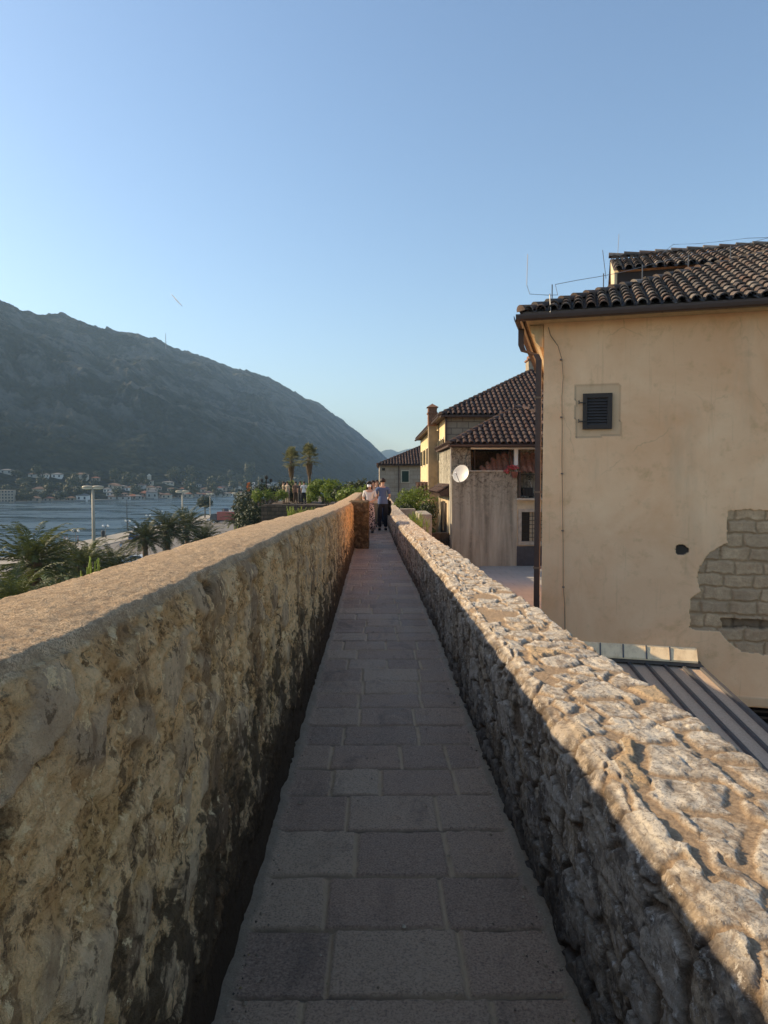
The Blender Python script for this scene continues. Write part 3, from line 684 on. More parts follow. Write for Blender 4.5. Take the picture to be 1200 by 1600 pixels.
ordw = ['leftmost', 'second', 'third', 'fourth', 'fifth', 'sixth', 'seventh', 'eighth', 'ninth', 'tenth', 'eleventh', 'twelfth', 'thirteenth', 'fourteenth', 'fifteenth', 'sixteenth', 'seventeenth', 'eighteenth', 'nineteenth', 'twentieth',
        'twenty-first', 'twenty-second', 'twenty-third', 'twenty-fourth', 'twenty-fifth']
bands = {'waterline': 'in the far waterline row', 'middle': 'in the far village middle', 'upper': 'above the far village'}
cnt = {}
for v, t in sorted(hs, key=lambda q: q[0][0]):
    b = 'waterline' if v[1] >= 780 else 'middle' if v[1] >= 764 else 'upper'
    key = (b, v[4], v[5]); i = cnt.get(key, 0); cnt[key] = i + 1
    t['label'] = f"{wallc[v[4]][0]} house with {roofc[v[5]][0]} roof, {ordw[i]} such from left {bands[b]}"
    t['group'] = 'houses of the village across the bay'
hs[0][1]['label'] = 'grey four-storey block with rows of windows at the water on the far left'; hs[0][1]['category'] = 'apartment block'
rng = random.Random(77)
tt_ = thing('village_tree', 'dark tree among the houses of the far village', 'tree', (0, 0, 0), 0, 'dark trees among the far houses')
leaves_blob(rng, [(0, 0, 4.6, 3.2, 3.2, 2.8), (1.5, .5, 3.4, 2.2, 2.2, 2)], 260, .75).build('crown', DARKL, tt_); MB().tube([(0, 0, -1), (0, 0, 4)], [.35, .2], 6).build('trunk', BARKD, tt_)
for i in range(85):
    px = rng.uniform(0, 470); py = rng.choice([rng.uniform(745, 762), rng.uniform(760, 786), rng.uniform(765, 786)])
    p = on_terr(px, py); s_ = rng.uniform(.6, 1.3) * p.y / 520
    if i == 0: tt_.location = p; tt_.scale = (s_, s_, s_); continue
    dup(tt_, p, rng.uniform(0, 6), None, (s_ * rng.uniform(.8, 1.8), s_, s_ * rng.uniform(.7, 1.3)))
hs[5][1]['label'] = 'white two-storey house with arched front at the water beside the near lamp post'
# church with a small bell gable
t = house(233, 758, 12, 9, 0, 1, 'church', 'church'); t['label'] = 'small cream church with a bell tower above the far village'
m = MB(); m.box(-1.4, 1.4, -1.4, 1.4, 0, 7.5); m.add([(-1.7, -1.7, 7.5), (1.7, -1.7, 7.5), (1.7, 1.7, 7.5), (-1.7, 1.7, 7.5), (0, 0, 9.4)], [(0, 1, 4), (1, 2, 4), (2, 3, 4), (3, 0, 4), (3, 2, 1, 0)])
m.build('bell_tower', wm[0], t)
# ================================================================== park, palms, lamps, vehicles on the left
R_ = random.Random(3)
pa = date_palm('date_palm', 'large date palm with arching fronds at the left edge, nearest the wall', (*P(52, 880, 42).xy, GZ), 6.9, 3.5, R_, 62)
pb = date_palm('date_palm', 'date palm with dark dense crown below the second lamp post', (*P(262, 850, 82).xy, GZ), 5.8, 3.7, R_, 62, PALMD)
def palm_at(src, px, Y, topz, lab, rz, s0):
    p = P(px, 800, Y); hh = (topz - GZ) / s0
    d = dup(src, (p.x, p.y, GZ), rz, lab, 1.0); d.scale = (hh, hh, hh); return d
# natural top heights: pa about 6.3 + 2.6 = 8.9, pb about 5.6 + 2.6 = 8.2
palm_at(pa, 128, 50, -2.9, 'date palm between the left edge palm and the first lamp post', 1.1, 8.9)
palm_at(pb, 175, 58, -3.9, 'low spreading date palm just right of the first lamp post foot', 2.3, 8.2)
palm_at(pb, 226, 78, -2.9, 'date palm with a thick short trunk left of the second lamp post', .7, 8.2)
palm_at(pb, 292, 92, -2.2, 'tallest date palm directly behind the second lamp post', 4.0, 8.2)
palm_at(pb, 318, 80, -3.4, 'date palm right of the second lamp post with a drooping crown', 5.1, 8.2)
palm_at(pa, 18, 34, -2.9, 'date palm crown cut by the left edge of the picture', 3.3, 8.9)
palm_at(pb, 88, 70, -4.3, 'smaller date palm behind the large left palm', 3.7, 8.2)
palm_at(pb, 158, 44, -4.4, 'dark date palm low behind the sandy parapet top near the green spikes', .2, 8.2)
palm_at(pb, 205, 60, -5.0, 'squat date palm low behind the sandy parapet, left of the parked hatchbacks', 1.7, 8.2)
# park shrubs
def shrub(name, label, cat, loc, blobs, nl, sz, mat, stem=True, group=None):
    rng = random.Random(hash(label) % 9999 if False else sum(map(ord, label))); t = thing(name, label, cat, loc, 0, group)
    leaves_blob(rng, blobs, nl, sz).build('foliage', mat, t)
    if stem:
        m = MB()
        for b in blobs[:4]: m.tube([(b[0] * .2, b[1] * .2, 0), (b[0] * .6, b[1] * .6, b[2] * .55), (b[0], b[1], b[2])], [.07 * max(b[3], .6), .05 * max(b[3], .6), .02], 6)
        m.build('stem', BARKD, t)
    return t
def gl(px, Y): q = P(px, 800, Y); return (q.x, q.y, GZ)
shrub('shrub', 'dark rounded shrub among the palms near the left edge', 'shrub', gl(30, 50), [(0, 0, 1.8, 3, 2, 1.7), (3, 1, 1.5, 2, 2, 1.4)], 3000, .16, DARKL)
shrub('shrub', 'dark shrub filling the gap between the left palms', 'shrub', gl(100, 52), [(0, 0, 1.8, 3, 2, 2.1), (2.6, 1, 1.4, 2, 2, 1.5)], 3000, .16, DARKL)
shrub('shrub', 'green shrub below the spreading palm by the first lamp post', 'shrub', gl(190, 64), [(0, 0, 1.5, 3, 2, 1.6), (3, 1, 2.0, 2, 2, 1.4)], 3000, .16, DARKL)
t = thing('round_tree', 'small round dark tree standing alone by the water', 'tree', gl(320, 225), 0)
leaves_blob(random.Random(8), [(0, 0, 5.2, 2.3, 2.3, 1.9), (-1.1, 0, 4.6, 1.5, 1.5, 1.2), (1.2, 0, 4.7, 1.5, 1.5, 1.3)], 2600, .22).build('crown', DARKL, t)
MB().tube([(0, 0, 0), (.1, 0, 2), (0, 0, 4.6)], [.25, .2, .12], 8).build('trunk', BARKD, t)

# ---- tall double lamp posts
LPM = plainmat('lamp_post_paint', (.42, .36, .27), .6); LHM = plainmat('lamp_head_shell', (.50, .42, .30), .4); LGM = plainmat('lamp_glass', (.75, .72, .62), .2)
def lamp(loc, h, lab, w=.95, rz=0, thick=.16):
    t = thing('street_lamp', lab, 'street lamp', loc, rz, 'tall double-headed lamp posts')
    MB().lathe([(thick * 1.9, 0), (thick * 1.9, .4), (thick * 1.15, .45), (thick, h * .5), (thick * .75, h)], 12).build('pole', LPM, t, True)
    MB().tube([(-w * .35, 0, h - .08), (w * .35, 0, h - .08)], .07, 8).build('arm', LPM, t, True)
    for s_ in (-1, 1):
        hd = MB().lathe([(.02, h + .10), (.3, h + .08), (.44, h - .02), (.45, h - .14)], 16, (s_ * (w * .35 + .47) / 1.5, 0), 1.5, .62); hd.v = [Vector((v.x, v.y, v.z)) for v in hd.v]
        hd.build('lamp_head', LHM, t, True)
        MB().lathe([(.42, h - .14), (.38, h - .26), (.15, h - .34)], 16, (s_ * (w * .35 + .47) / 1.5, 0), 1.5, .62).build('lamp_glass', LGM, t, True)
    return t
def lamp_px(px, ytop, Y, lab, thick=.16):
    p = P(px, ytop, Y); return lamp((p.x, p.y, GZ), p.z - GZ, lab, thick=thick)
lamp_px(145, 760, 78, 'nearest tall lamp post with two oval heads before the bay', .19)
lamp_px(285, 767, 124, 'second tall double lamp post rising out of the palms', .17)
lamp_px(379, 771, 160, 'tall double lamp post just left of the dark bastion wall')
lamp_px(371, 770, 152, 'thin tall lamp post by the parked cars with a double head', .12)
lamp_px(328, 771, 215, 'faint tall lamp post beyond the round tree by the far quay', .12)
# ---- promenade lanterns with two white globes
DKM = plainmat('dark_iron', (.03, .03, .03), .5); GLOBE = plainmat('white_globe', (.80, .78, .72), .3)
def lantern(loc, h, lab):
    t = thing('lantern', lab, 'lantern', loc, 0, 'promenade lanterns with white globes')
    MB().lathe([(.14, 0), (.12, .5), (.05, .6), (.045, h)], 8).build('pole', DKM, t, True)
    MB().tube([(-.5, 0, h - .15), (-.4, 0, h - .3), (0, 0, h - .12), (.4, 0, h - .3), (.5, 0, h - .15)], .035, 6).build('arm', DKM, t, True)
    for s_ in (-1, 1): MB().lathe([(.02, h - .2), (.18, h - .12), (.24, h + .03), (.2, h + .18), (.03, h + .27)], 12, (s_ * .5, 0)).build('globe', GLOBE, t, True)
    return t
for px, yt, Y, lab in [(118, 829, 128, 'nearest promenade lantern, close to the strolling couple'), (165, 822, 147, 'promenade lantern beside the dark litter bin right of the near lamp post'),
                       (200, 815, 165, 'promenade lantern on the quay at the foot of the tall dark pole'), (232, 810, 190, 'promenade lantern halfway along the quay above the parked vans'), (251, 806, 215, 'farthest promenade lantern before the palms'), (54, 842, 110, 'promenade lantern at the left behind the palm fronds')]:
    p = P(px, yt, Y); lantern((p.x, p.y, GZ + .12), max(2.4, p.z - GZ - .2), lab)
p = P(198, 781, 168); t = MB().tube([(0, 0, 0), (0, 0, p.z - GZ)], [.12, .06], 8).build('flag_pole', DKM); t.location = (p.x, p.y, GZ + .12)
tag(t, 'tall thin dark pole on the promenade beside a lantern', 'pole')
p = P(161, 838, 149); t = MB().lathe([(.35, 0), (.42, 1.1), (.45, 1.15), (.2, 1.35)], 10).build('litter_bin', DKM); t.location = (p.x, p.y, GZ + .12)
tag(t, 'dark litter bin on the promenade by a lantern', 'litter bin')

# ---- vehicles
GLASS = plainmat('car_glass', (.03, .04, .05), .08, spec=.6); TYRE = plainmat('tyre_rubber', (.02, .02, .02), .9); RIM = plainmat('wheel_rim', (.45, .45, .46), .3, .8)
HL = plainmat('headlight_glass', (.7, .7, .68), .15); TL = plainmat('tail_light_red', (.4, .02, .02), .2)
def carpaint(name, c):
    if name in _mc: return _mc[name]
    n = N(name); n.b.inputs['Coat Weight'].default_value = .6; _mc[name] = n.done(n.mix(n.noise(3, 3), tuple(v * .9 for v in c), c), .35, None, .5); return _mc[name]
def wheel(t, x, y, r):
    a = [(x + .11 * s_, y + math.cos(k * math.pi / 8) * r, r + math.sin(k * math.pi / 8) * r) for s_ in (-1, 1) for k in range(16)]
    w = MB().add(a, [tuple(range(15, -1, -1)), tuple(range(16, 32))] + [(k, (k + 1) % 16, 16 + (k + 1) % 16, 16 + k) for k in range(16)]).build('wheel', TYRE, t)
    s_ = 1 if x > 0 else -1
    a = [(x + .125 * s_, y + math.cos(k * math.pi / 8) * r * .62, r + math.sin(k * math.pi / 8) * r * .62) for k in range(16)] + [(x + .10 * s_, y, r)]
    MB().add(a, [(k, (k + 1) % 16, 16) for k in range(16)]).build('rim', RIM, w)
def car(lab, cname, c, loc, rz, van=False, cat='car'):
    t = thing('parked_van' if van else 'parked_car', lab, 'van' if van else cat, loc, rz, 'vehicles parked by the bay')
    if van: out = [(-2.4, .35), (-2.45, .9), (-2.4, 2.0), (-2.2, 2.2), (1.1, 2.2), (1.35, 2.1), (1.9, 1.2), (2.4, 1.05), (2.5, .8), (2.5, .35)]; gw = (1.15, 2.0); L = 2.5; roofz = 2.2
    else: out = [(-2.1, .3), (-2.15, .7), (-2.05, .95), (-1.75, 1.02), (-1.2, 1.42), (-.4, 1.5), (.4, 1.46), (1.15, 1.0), (1.95, .86), (2.15, .65), (2.15, .3)]; gw = (1.0, 1.4); L = 2.15; roofz = 1.5
    m = MB(); hw = .88; n_ = len(out); prof = [(-hw, 0), (-hw, 1), (hw, 1), (hw, 0)]
    def xw(z): return hw if z < 1.02 else hw - (z - 1.02) * (.12 if van else .45)
    vs = [(-xw(z), y, z) for y, z in out] + [(xw(z), y, z) for y, z in out]
    m.add(vs, [tuple(range(n_)), tuple(range(2 * n_ - 1, n_ - 1, -1))] + [(i, i + n_, (i + 1) % n_ + n_, (i + 1) % n_) for i in range(n_)])
    m.build('body', carpaint(cname, c), t, bevel=.05)
    g = MB()
    if van: g.add([(-.8, 1.36, 2.05), (.8, 1.36, 2.05), (.85, 1.9, 1.24), (-.85, 1.9, 1.24)], [(0, 1, 2, 3)]); g.v = [v + Vector((0, .03, .03)) for v in g.v]
    else:
        g.add([(-.70, .43, 1.46), (.70, .43, 1.46), (.84, 1.13, 1.03), (-.84, 1.13, 1.03)], [(0, 1, 2, 3)]); g.v = [v + Vector((0, .025, .025)) for v in g.v]
    g.build('windscreen', GLASS, t)
    rg = MB()
    if van: rg.add([(-.7, -2.44, 1.3), (.7, -2.44, 1.3), (.7, -2.42, 1.95), (-.7, -2.42, 1.95)], [(0, 1, 2, 3)])
    else: rg.add([(-.72, -1.70, 1.09), (.72, -1.70, 1.09), (.68, -1.24, 1.43), (-.68, -1.24, 1.43)], [(0, 1, 2, 3)])
    rg.v = [v + Vector((0, -.03, .02)) for v in rg.v]; rg.build('rear_window', GLASS, t)
    for s_ in (-1, 1):
        q = MB(); z0, z1 = (1.2, 1.85) if van else (1.04, 1.40); y0, y1, y2, y3 = (.2, 1.5, 1.1, .2) if van else (-1.45, .95, .38, -1.0)
        q.add([(s_ * (xw(z0) + .012), y0, z0), (s_ * (xw(z0) + .012), y1, z0), (s_ * (xw(z1) + .012), y2, z1), (s_ * (xw(z1) + .012), y3, z1)], [(0, 1, 2, 3)]); q.build('side_window', GLASS, t)
        for y in (-1.35, 1.35): wheel(t, s_ * .82, y, .33)
        MB().bbox(s_ * .62 - .16, s_ * .62 + .16, L - .09, L + .03, .62, .78, .02).build('headlight', HL, t)
        MB().bbox(s_ * .70 - .10, s_ * .70 + .10, -L - .03, -L + .1, .72, .9, .02).build('tail_light', TL, t)
    return t
white, silver, blue, dark = (.75, .75, .73), (.45, .46, .47), (.10, .17, .30), (.03, .03, .035)
for lab, cn, c, px, Y, rz, van in [
    ('white hatchback parked right of the second lamp post foot', 'white_paint', white, 302, 88, 1.3, False), ('silver hatchback low behind the palms, left of the second lamp post', 'silver_paint', silver, 268, 92, 1.2, False),
    ('white car parked between the two palm trunks', 'white_paint', white, 212, 100, 1.4, False), ('white car parked by the foot of the spreading palm', 'white_paint', white, 180, 96, 1.5, False),
    ('silver saloon parked in front of the red lorry', 'silver_paint', silver, 362, 205, 1.2, False), ('pale blue car behind the silver saloon by the lorry', 'pale_blue_paint', (.35, .45, .55), 372, 212, 1.0, False),
    ('white van parked among the cars along the quay', 'white_paint', white, 214, 150, .3, True), ('white car in the row beside the quay', 'white_paint', white, 222, 158, .3, False), ('blue car in the row beside the quay', 'blue_paint', blue, 208, 142, .3, False),
    ('dark car farthest along the quay near the round tree', 'dark_paint', dark, 352, 268, .4, False), ('white car half hidden under the right-hand palm crown', 'white_paint', white, 322, 96, 1.1, False),
    ('dark blue car under the round tree', 'blue_paint', blue, 334, 205, .9, False)]:
    p = P(px, 800, Y); car(lab, cn, c, (p.x, p.y, GZ + .012), rz, van)
# red and black lorry
p = P(350, 800, 198); t = thing('lorry', 'dark red box lorry with black cab parked on the lot', 'lorry', (p.x, p.y, GZ + .012), 1.35)
MB().bbox(-1.2, 1.2, -3.6, 1.6, .9, 3.2, .05).build('cargo_box', carpaint('dark_red_paint', (.30, .045, .03)), t)
MB().prism([(1.7, .6), (3.7, .6), (3.75, 1.5), (3.4, 2.6), (1.7, 2.7)], 'x', -1.15, 1.15).build('cab', carpaint('dark_paint', dark), t, bevel=.05)
MB().add([(-1, 3.80, 1.6), (1, 3.80, 1.6), (.95, 3.48, 2.5), (-.95, 3.48, 2.5)], [(0, 1, 2, 3)]).build('windscreen', GLASS, t)
MB().box(-1, 1, -3.5, 3.4, .55, .85).build('chassis', DKM, t)
for s_ in (-1, 1):
    for y in (-2.4, 2.6): wheel(t, s_ * 1.0, y, .45)
# white kiosk by the far quay
p = P(371, 800, 250); t = thing('kiosk', 'small white kiosk with pitched roof behind the parked cars', 'kiosk', (p.x, p.y, GZ), .2)
MB().box(-2, 2, -1.5, 1.5, 0, 2.6).build('wall', wm[2], t); MB().prism([(-2.4, 2.6), (2.4, 2.6), (0, 3.6)], 'y', -1.8, 1.8).build('roof', rm[1], t); MB().box(-1.2, 1.2, -1.56, -1.5, 1.0, 2.0).build('window', win, t)

# ---- dark bastion with trees and bushes, sloping roof, flags
n = N('bastion_stone'); f = n.noise(2, 6, .7); bc, bf = n.brick(1.0, .55, .28, .03, n.map((1, 1, 1), rot=(math.pi / 2, 0, 0)), (.12, .085, .06), (.17, .12, .085), (.06, .045, .035))
BSM = n.done(n.mix(n.ramp(f, (.4, 0.0), (.65, .8)), bc, (.055, .045, .035)), .95, n.bump(bf, .02))
bz = P(410, 789, 52).z; x0 = P(408, 800, 52).x
t = thing('bastion', 'dark stone bastion wall with people standing on top', 'bastion', (x0, 52, GZ))
ux, uz = np.meshgrid(np.linspace(0, 7.2, 100), np.linspace(0, bz - GZ, 100), indexing='ij'); dd = .06 * fbm(ux, uz, f=1.6, oct=4, seed=130)
xs, ys, zs = ux.ravel(), (-dd).ravel(), uz.ravel()
put('front_wall', mesh_np('front_wall', np.stack([xs, ys, zs], -1), gridF(100, 100, False)), BSM, t)
MB().box(.02, 7.2, .1, 30, 0, bz - GZ - .02).build('core', BSM, t)
BT = bz
def onb(px, Y): q = P(px, 790, Y); return (q.x, q.y, BT - .03)
def ring(n_, sx_, sy_, sz_, rng): return [(rng.uniform(-sx_, sx_), rng.uniform(-sy_, sy_), rng.uniform(sz_ * .5, sz_), rng.uniform(.35, .6), rng.uniform(.35, .6), rng.uniform(.3, .5)) for _ in range(n_)]
rg = random.Random(21)
for lab, px, Y, sx_, hh, mat, nl in [
    ('bright green bush at the left corner of the bastion top', 418, 54, 1.1, .8, BUSHL, 1600), ('dark broad bush behind the iron lamp on the bastion', 432, 58, 1.2, 1.4, DARKL, 1800),
    ('green bush between the two groups on the bastion', 461, 58, .8, 1.0, DARKL, 1500), ('leafy bush behind the person in the white shirt', 472, 60, 1.0, 1.4, BUSHL, 1500),
    ('yellow green hedge right of the tall fan palm', 500, 56, 1.6, .8, BUSHL, 2200), ('light green bush with broad leaves left of the walkers', 517, 48, 1.2, 1.0, BUSHL, 2400),
    ('dense green bush rising behind the left parapet end', 533, 42, 1.0, .85, BUSHL, 2400), ('dark green bush at the far left of the walkers', 548, 38, .7, .9, DARKL, 1800), ('yellow green leafy clump beside the masked walker', 557, 34, .7, .6, BUSHL, 1800)]:
    q = onb(px, Y); shrub('bush', lab, 'bush', q if Y > 50 else (q[0], q[1], -.1), [(a, b, c + (0 if Y > 50 else .55), d, e, f) for a, b, c, d, e, f in ring(9, sx_, .6, hh, rg)], nl, .085, mat, group='bushes beyond the left parapet')
# earth behind the left parapet far end
m = MB().box(-3.0, -1.04, 36, 78, -11, -.12); o = m.build('terrace_ground', GRASSM); o['kind'] = 'structure'
# two tall fan palms
FANL = leafmat('fan_palm_leaf', (.05, .055, .02), (.34, .32, .15), .3)  # palm leaf colour raised so the crowns look sunlit
def fan_palm(px, ytop, Y, lab, seed):
    rng = random.Random(seed); p = P(px, ytop, Y); zt = p.z; t = thing('fan_palm', lab, 'palm tree', (p.x, p.y, BT - .1 if Y < 80 else GZ), 0, 'tall fan palms on the bastion')
    h = zt - t.location.z - .95
    MB().tube([(0, 0, 0), (.05, 0, h * .4), (-.03, 0, h * .8), (0, 0, h)], [.20, .13, .11, .14], 10).build('trunk', BARK, t, True)
    def fan(m, base, az, e, pl, r, nb, dr):
        d = Vector((math.cos(az) * math.cos(e), math.sin(az) * math.cos(e), math.sin(e))); c = Vector(base) + d * pl; sdv = Vector((-math.sin(az), math.cos(az), 0))
        m.tube([base, c], [.02, .012], 4, False)
        for k in range(nb):
            an = (k / (nb - 1) - .5) * 3.7; v = (d * math.cos(an) + sdv * math.sin(an)).normalized(); tip = c + v * r * rng.uniform(.85, 1.05) - Vector((0, 0, dr * r)); mid = c + v * r * .55
            w = v.cross(sdv.cross(d)).normalized() * r * .07; m.add([c, mid - w, tip, mid + w], [(0, 1, 2, 3)])
    m = MB()
    for k in range(50): fan(m, (0, 0, h + .25 - .6 * k / 50 + rng.uniform(-.1, .1)), k * 2.4, rad(88 - 112 * k / 50) + rng.uniform(-.15, .15), rng.uniform(.42, .72), rng.uniform(.40, .52), 13, .18)
    m.build('crown', FANL, t)
    m = MB()
    for k in range(40): fan(m, (0, 0, h - .12 - 1.05 * (k / 40)), k * 2.4, rad(-50 - 26 * k / 40), .34 * (1 - .55 * k / 40), .26, 9, .45)
    m.build('dead_fronds', DEAD, t)
fan_palm(455, 702, 61, 'left one of the two tall fan palms, with a longer brown skirt', 4); fan_palm(483, 696, 58, 'right one of the two tall fan palms, slightly taller', 5)
# dark trees left of the bastion
for lab, px, Y, zt, seed in [('dark leafy tree left of the bastion, below the orange flag', 392, 70, 1.0, 1), ('dark ivy-clad tree against the bastion corner', 400, 62, -.1, 2), ('dark slender tree behind the two lamp posts', 383, 84, .1, 3)]:
    rng = random.Random(seed + 40); q = P(px, 800, Y); t = thing('tree', lab, 'tree', (q.x, q.y, GZ), 0, 'dark trees beside the bastion'); hh = zt - GZ
    bl = [(rng.uniform(-.9, .9), rng.uniform(-.7, .7), hh * u, .75 + .5 * rng.random(), .9, 1.3) for u in (.45, .55, .64, .72, .80, .86, .93)]
    leaves_blob(rng, bl, 4200, .12).build('crown', DARKL, t)
    m = MB()
    for b in bl: m.tube([(0, 0, 0), (b[0] * .3, b[1] * .3, b[2] * .5), (b[0], b[1], b[2])], [.16, .10, .03], 6)
    m.build('trunk', BARKD, t)
pl = date_palm('date_palm', 'drooping date palm beside the dark bastion trees', (*P(372, 800, 96).xy, GZ), 6.3, 2.3, random.Random(9), 40, PALMD)
pl2 = dup(pl, (*P(404, 800, 60).xy, GZ), 2.0, 'small date palm growing against the bastion corner'); pl2.scale = (.9, .9, .98)
# sloping tiled roof and iron lamp behind the bastion
a, b = P(402, 787, 66), P(425, 770, 72)
t = thing('lean_to_roof', 'small building with sloping tiled roof behind the bastion bushes', 'building', (a.x, a.y, a.z))
dv = b - a; MB().add([(0, 0, 0), tuple(dv), tuple(dv + Vector((.5, 3, -.25))), (.3, 3, -.2), (0, 0, -.22), tuple(dv + Vector((0, 0, -.22))), tuple(dv + Vector((.5, 3, -.47))), (.3, 3, -.42)], [(0, 1, 2, 3), (4, 7, 6, 5), (0, 4, 5, 1), (1, 5, 6, 2), (2, 6, 7, 3), (3, 7, 4, 0)]).build('roof', simple('weathered_tile', (.30, .19, .13), .9), t)
MB().add([(.3, .25, -.4), (dv.x, dv.y + .25, dv.z - .3), (dv.x, dv.y + .25, -8), (.3, .25, -8), (.5, 2.8, -.5), (dv.x + .3, dv.y + 2.6, dv.z - .4), (dv.x + .3, dv.y + 2.6, -8), (.5, 2.8, -8)], [(0, 1, 2, 3), (4, 7, 6, 5), (1, 5, 6, 2), (0, 3, 7, 4), (0, 4, 5, 1)]).build('wall', simple('dark_plaster', (.16, .12, .09), .9), t)
p = P(416, 748, 56); t = thing('iron_lamp', 'black iron lamp with cross arm standing on the bastion', 'lamp', (p.x, p.y, BT)); hh = p.z - BT
MB().tube([(0, 0, 0), (0, 0, hh)], [.06, .04], 8).build('pole', DKM, t); MB().tube([(-.35, 0, hh - .28), (.35, 0, hh - .28)], .03, 6).build('arm', DKM, t)
for s_ in (-.35, .35): MB().lathe([(.03, hh - .28), (.10, hh - .22), (.13, hh - .05), (.03, hh + .02)], 8, (s_, 0)).build('lantern', DKM, t)
MB().lathe([(.03, hh - .06), (.12, hh), (.14, hh + .18), (.03, hh + .28)], 8).build('lantern', DKM, t)
for px, c, nm, lab in [(388, (.62, .16, .05), 'orange_cloth', 'orange banner flying behind the bastion trees'), (395.5, (.75, .73, .70), 'white_cloth', 'white banner flying right of the orange one')]:
    p = P(px, 755, 74); t = thing('banner', lab, 'flag', (p.x, p.y, GZ), .25)
    MB().tube([(-.2, 0, 0), (-.2, 0, p.z - GZ + .1)], .035, 6).build('pole', DKM, t)
    w_ = .34; h_ = .85; zt = p.z - GZ; m = MB(); 
    vs = []; 
    for i in range(9):
        for k in range(5): vs.append((-.16 + w_ * k / 4 + .02 * math.sin(i), .04 * math.sin(k * 1.4 + i * .5), zt - h_ * i / 8 + (.03 * k if i == 0 else 0)))
    m.add(vs, [(i * 5 + k, i * 5 + k + 1, i * 5 + k + 6, i * 5 + k + 5) for i in range(8) for k in range(4)])
    o = m.build('cloth', plainmat(nm, c, .9), t, True); o.modifiers.new('solid', 'SOLIDIFY').thickness = .008
# weeds rooted on the outer side of the left parapet
def weeds(lab, px, py, Y, n_, h_, sp, seed, cat='plant', mat=None, name='weed'):
    rng = random.Random(seed); p = P(px, py, Y); t = thing(name, lab, cat, tuple(p), 0)
    m = MB(); lf = MB()
    for k in range(n_):
        x, y = rng.uniform(-sp, sp), rng.uniform(-sp, sp); hh = h_ * rng.uniform(.6, 1.05); dx_, dy_ = rng.uniform(-.4, .4) * h_ * min(1, n_ / 12), rng.uniform(-.3, .3) * h_ * min(1, n_ / 12)
        m.tube([(x, y, -.25), (x + dx_ * .4, y + dy_ * .4, hh * .5), (x + dx_, y + dy_, hh)], [.006, .004, .002], 4)
        for j in range(16):
            u = .15 + .85 * j / 16; c_ = Vector((x + dx_ * u, y + dy_ * u, hh * u)); az = rng.uniform(0, 6.28); L = h_ * .17 * (1.1 - .5 * u); d = Vector((math.cos(az), math.sin(az), .9)).normalized()
            w = d.cross(Vector((0, 0, 1))).normalized() * L * .16; lf.add([c_, c_ + d * L * .5 + w, c_ + d * L, c_ + d * L * .5 - w], [(0, 1, 2, 3)])
    m.build('stems', WEEDL, t); lf.build('leaves', mat or WEEDL, t)
weeds('cluster of bright green upright weeds rising above the sandy parapet top', 150, 902, 2.75, 6, .085, .035, 1)
weeds('single bright green weed spike left of the taller cluster on the parapet', 125, 909, 2.6, 1, .065, .004, 2)
weeds('short weed between the spike and the cluster behind the parapet', 139, 904, 2.7, 2, .05, .006, 3)
weeds('tufted pale green plant in front of the dark bastion wall', 462, 812, 13, 30, .24, .15, 4)
weeds('small green plant right of the tufted one before the bastion', 486, 806, 15, 9, .20, .10, 5)
weeds('low green weeds growing where the parapet crosses the lamp foot', 377, 832, 8.2, 10, .075, .08, 6)
weeds('tiny green weed at the foot of the left parapet', 421, 1250, 3.55, 9, .045, .022, 7, mat=BUSHL)
weeds('tiny moss tuft low on the left parapet foot nearest the camera', 385, 1390, 2.9, 7, .025, .015, 8, mat=BUSHL)
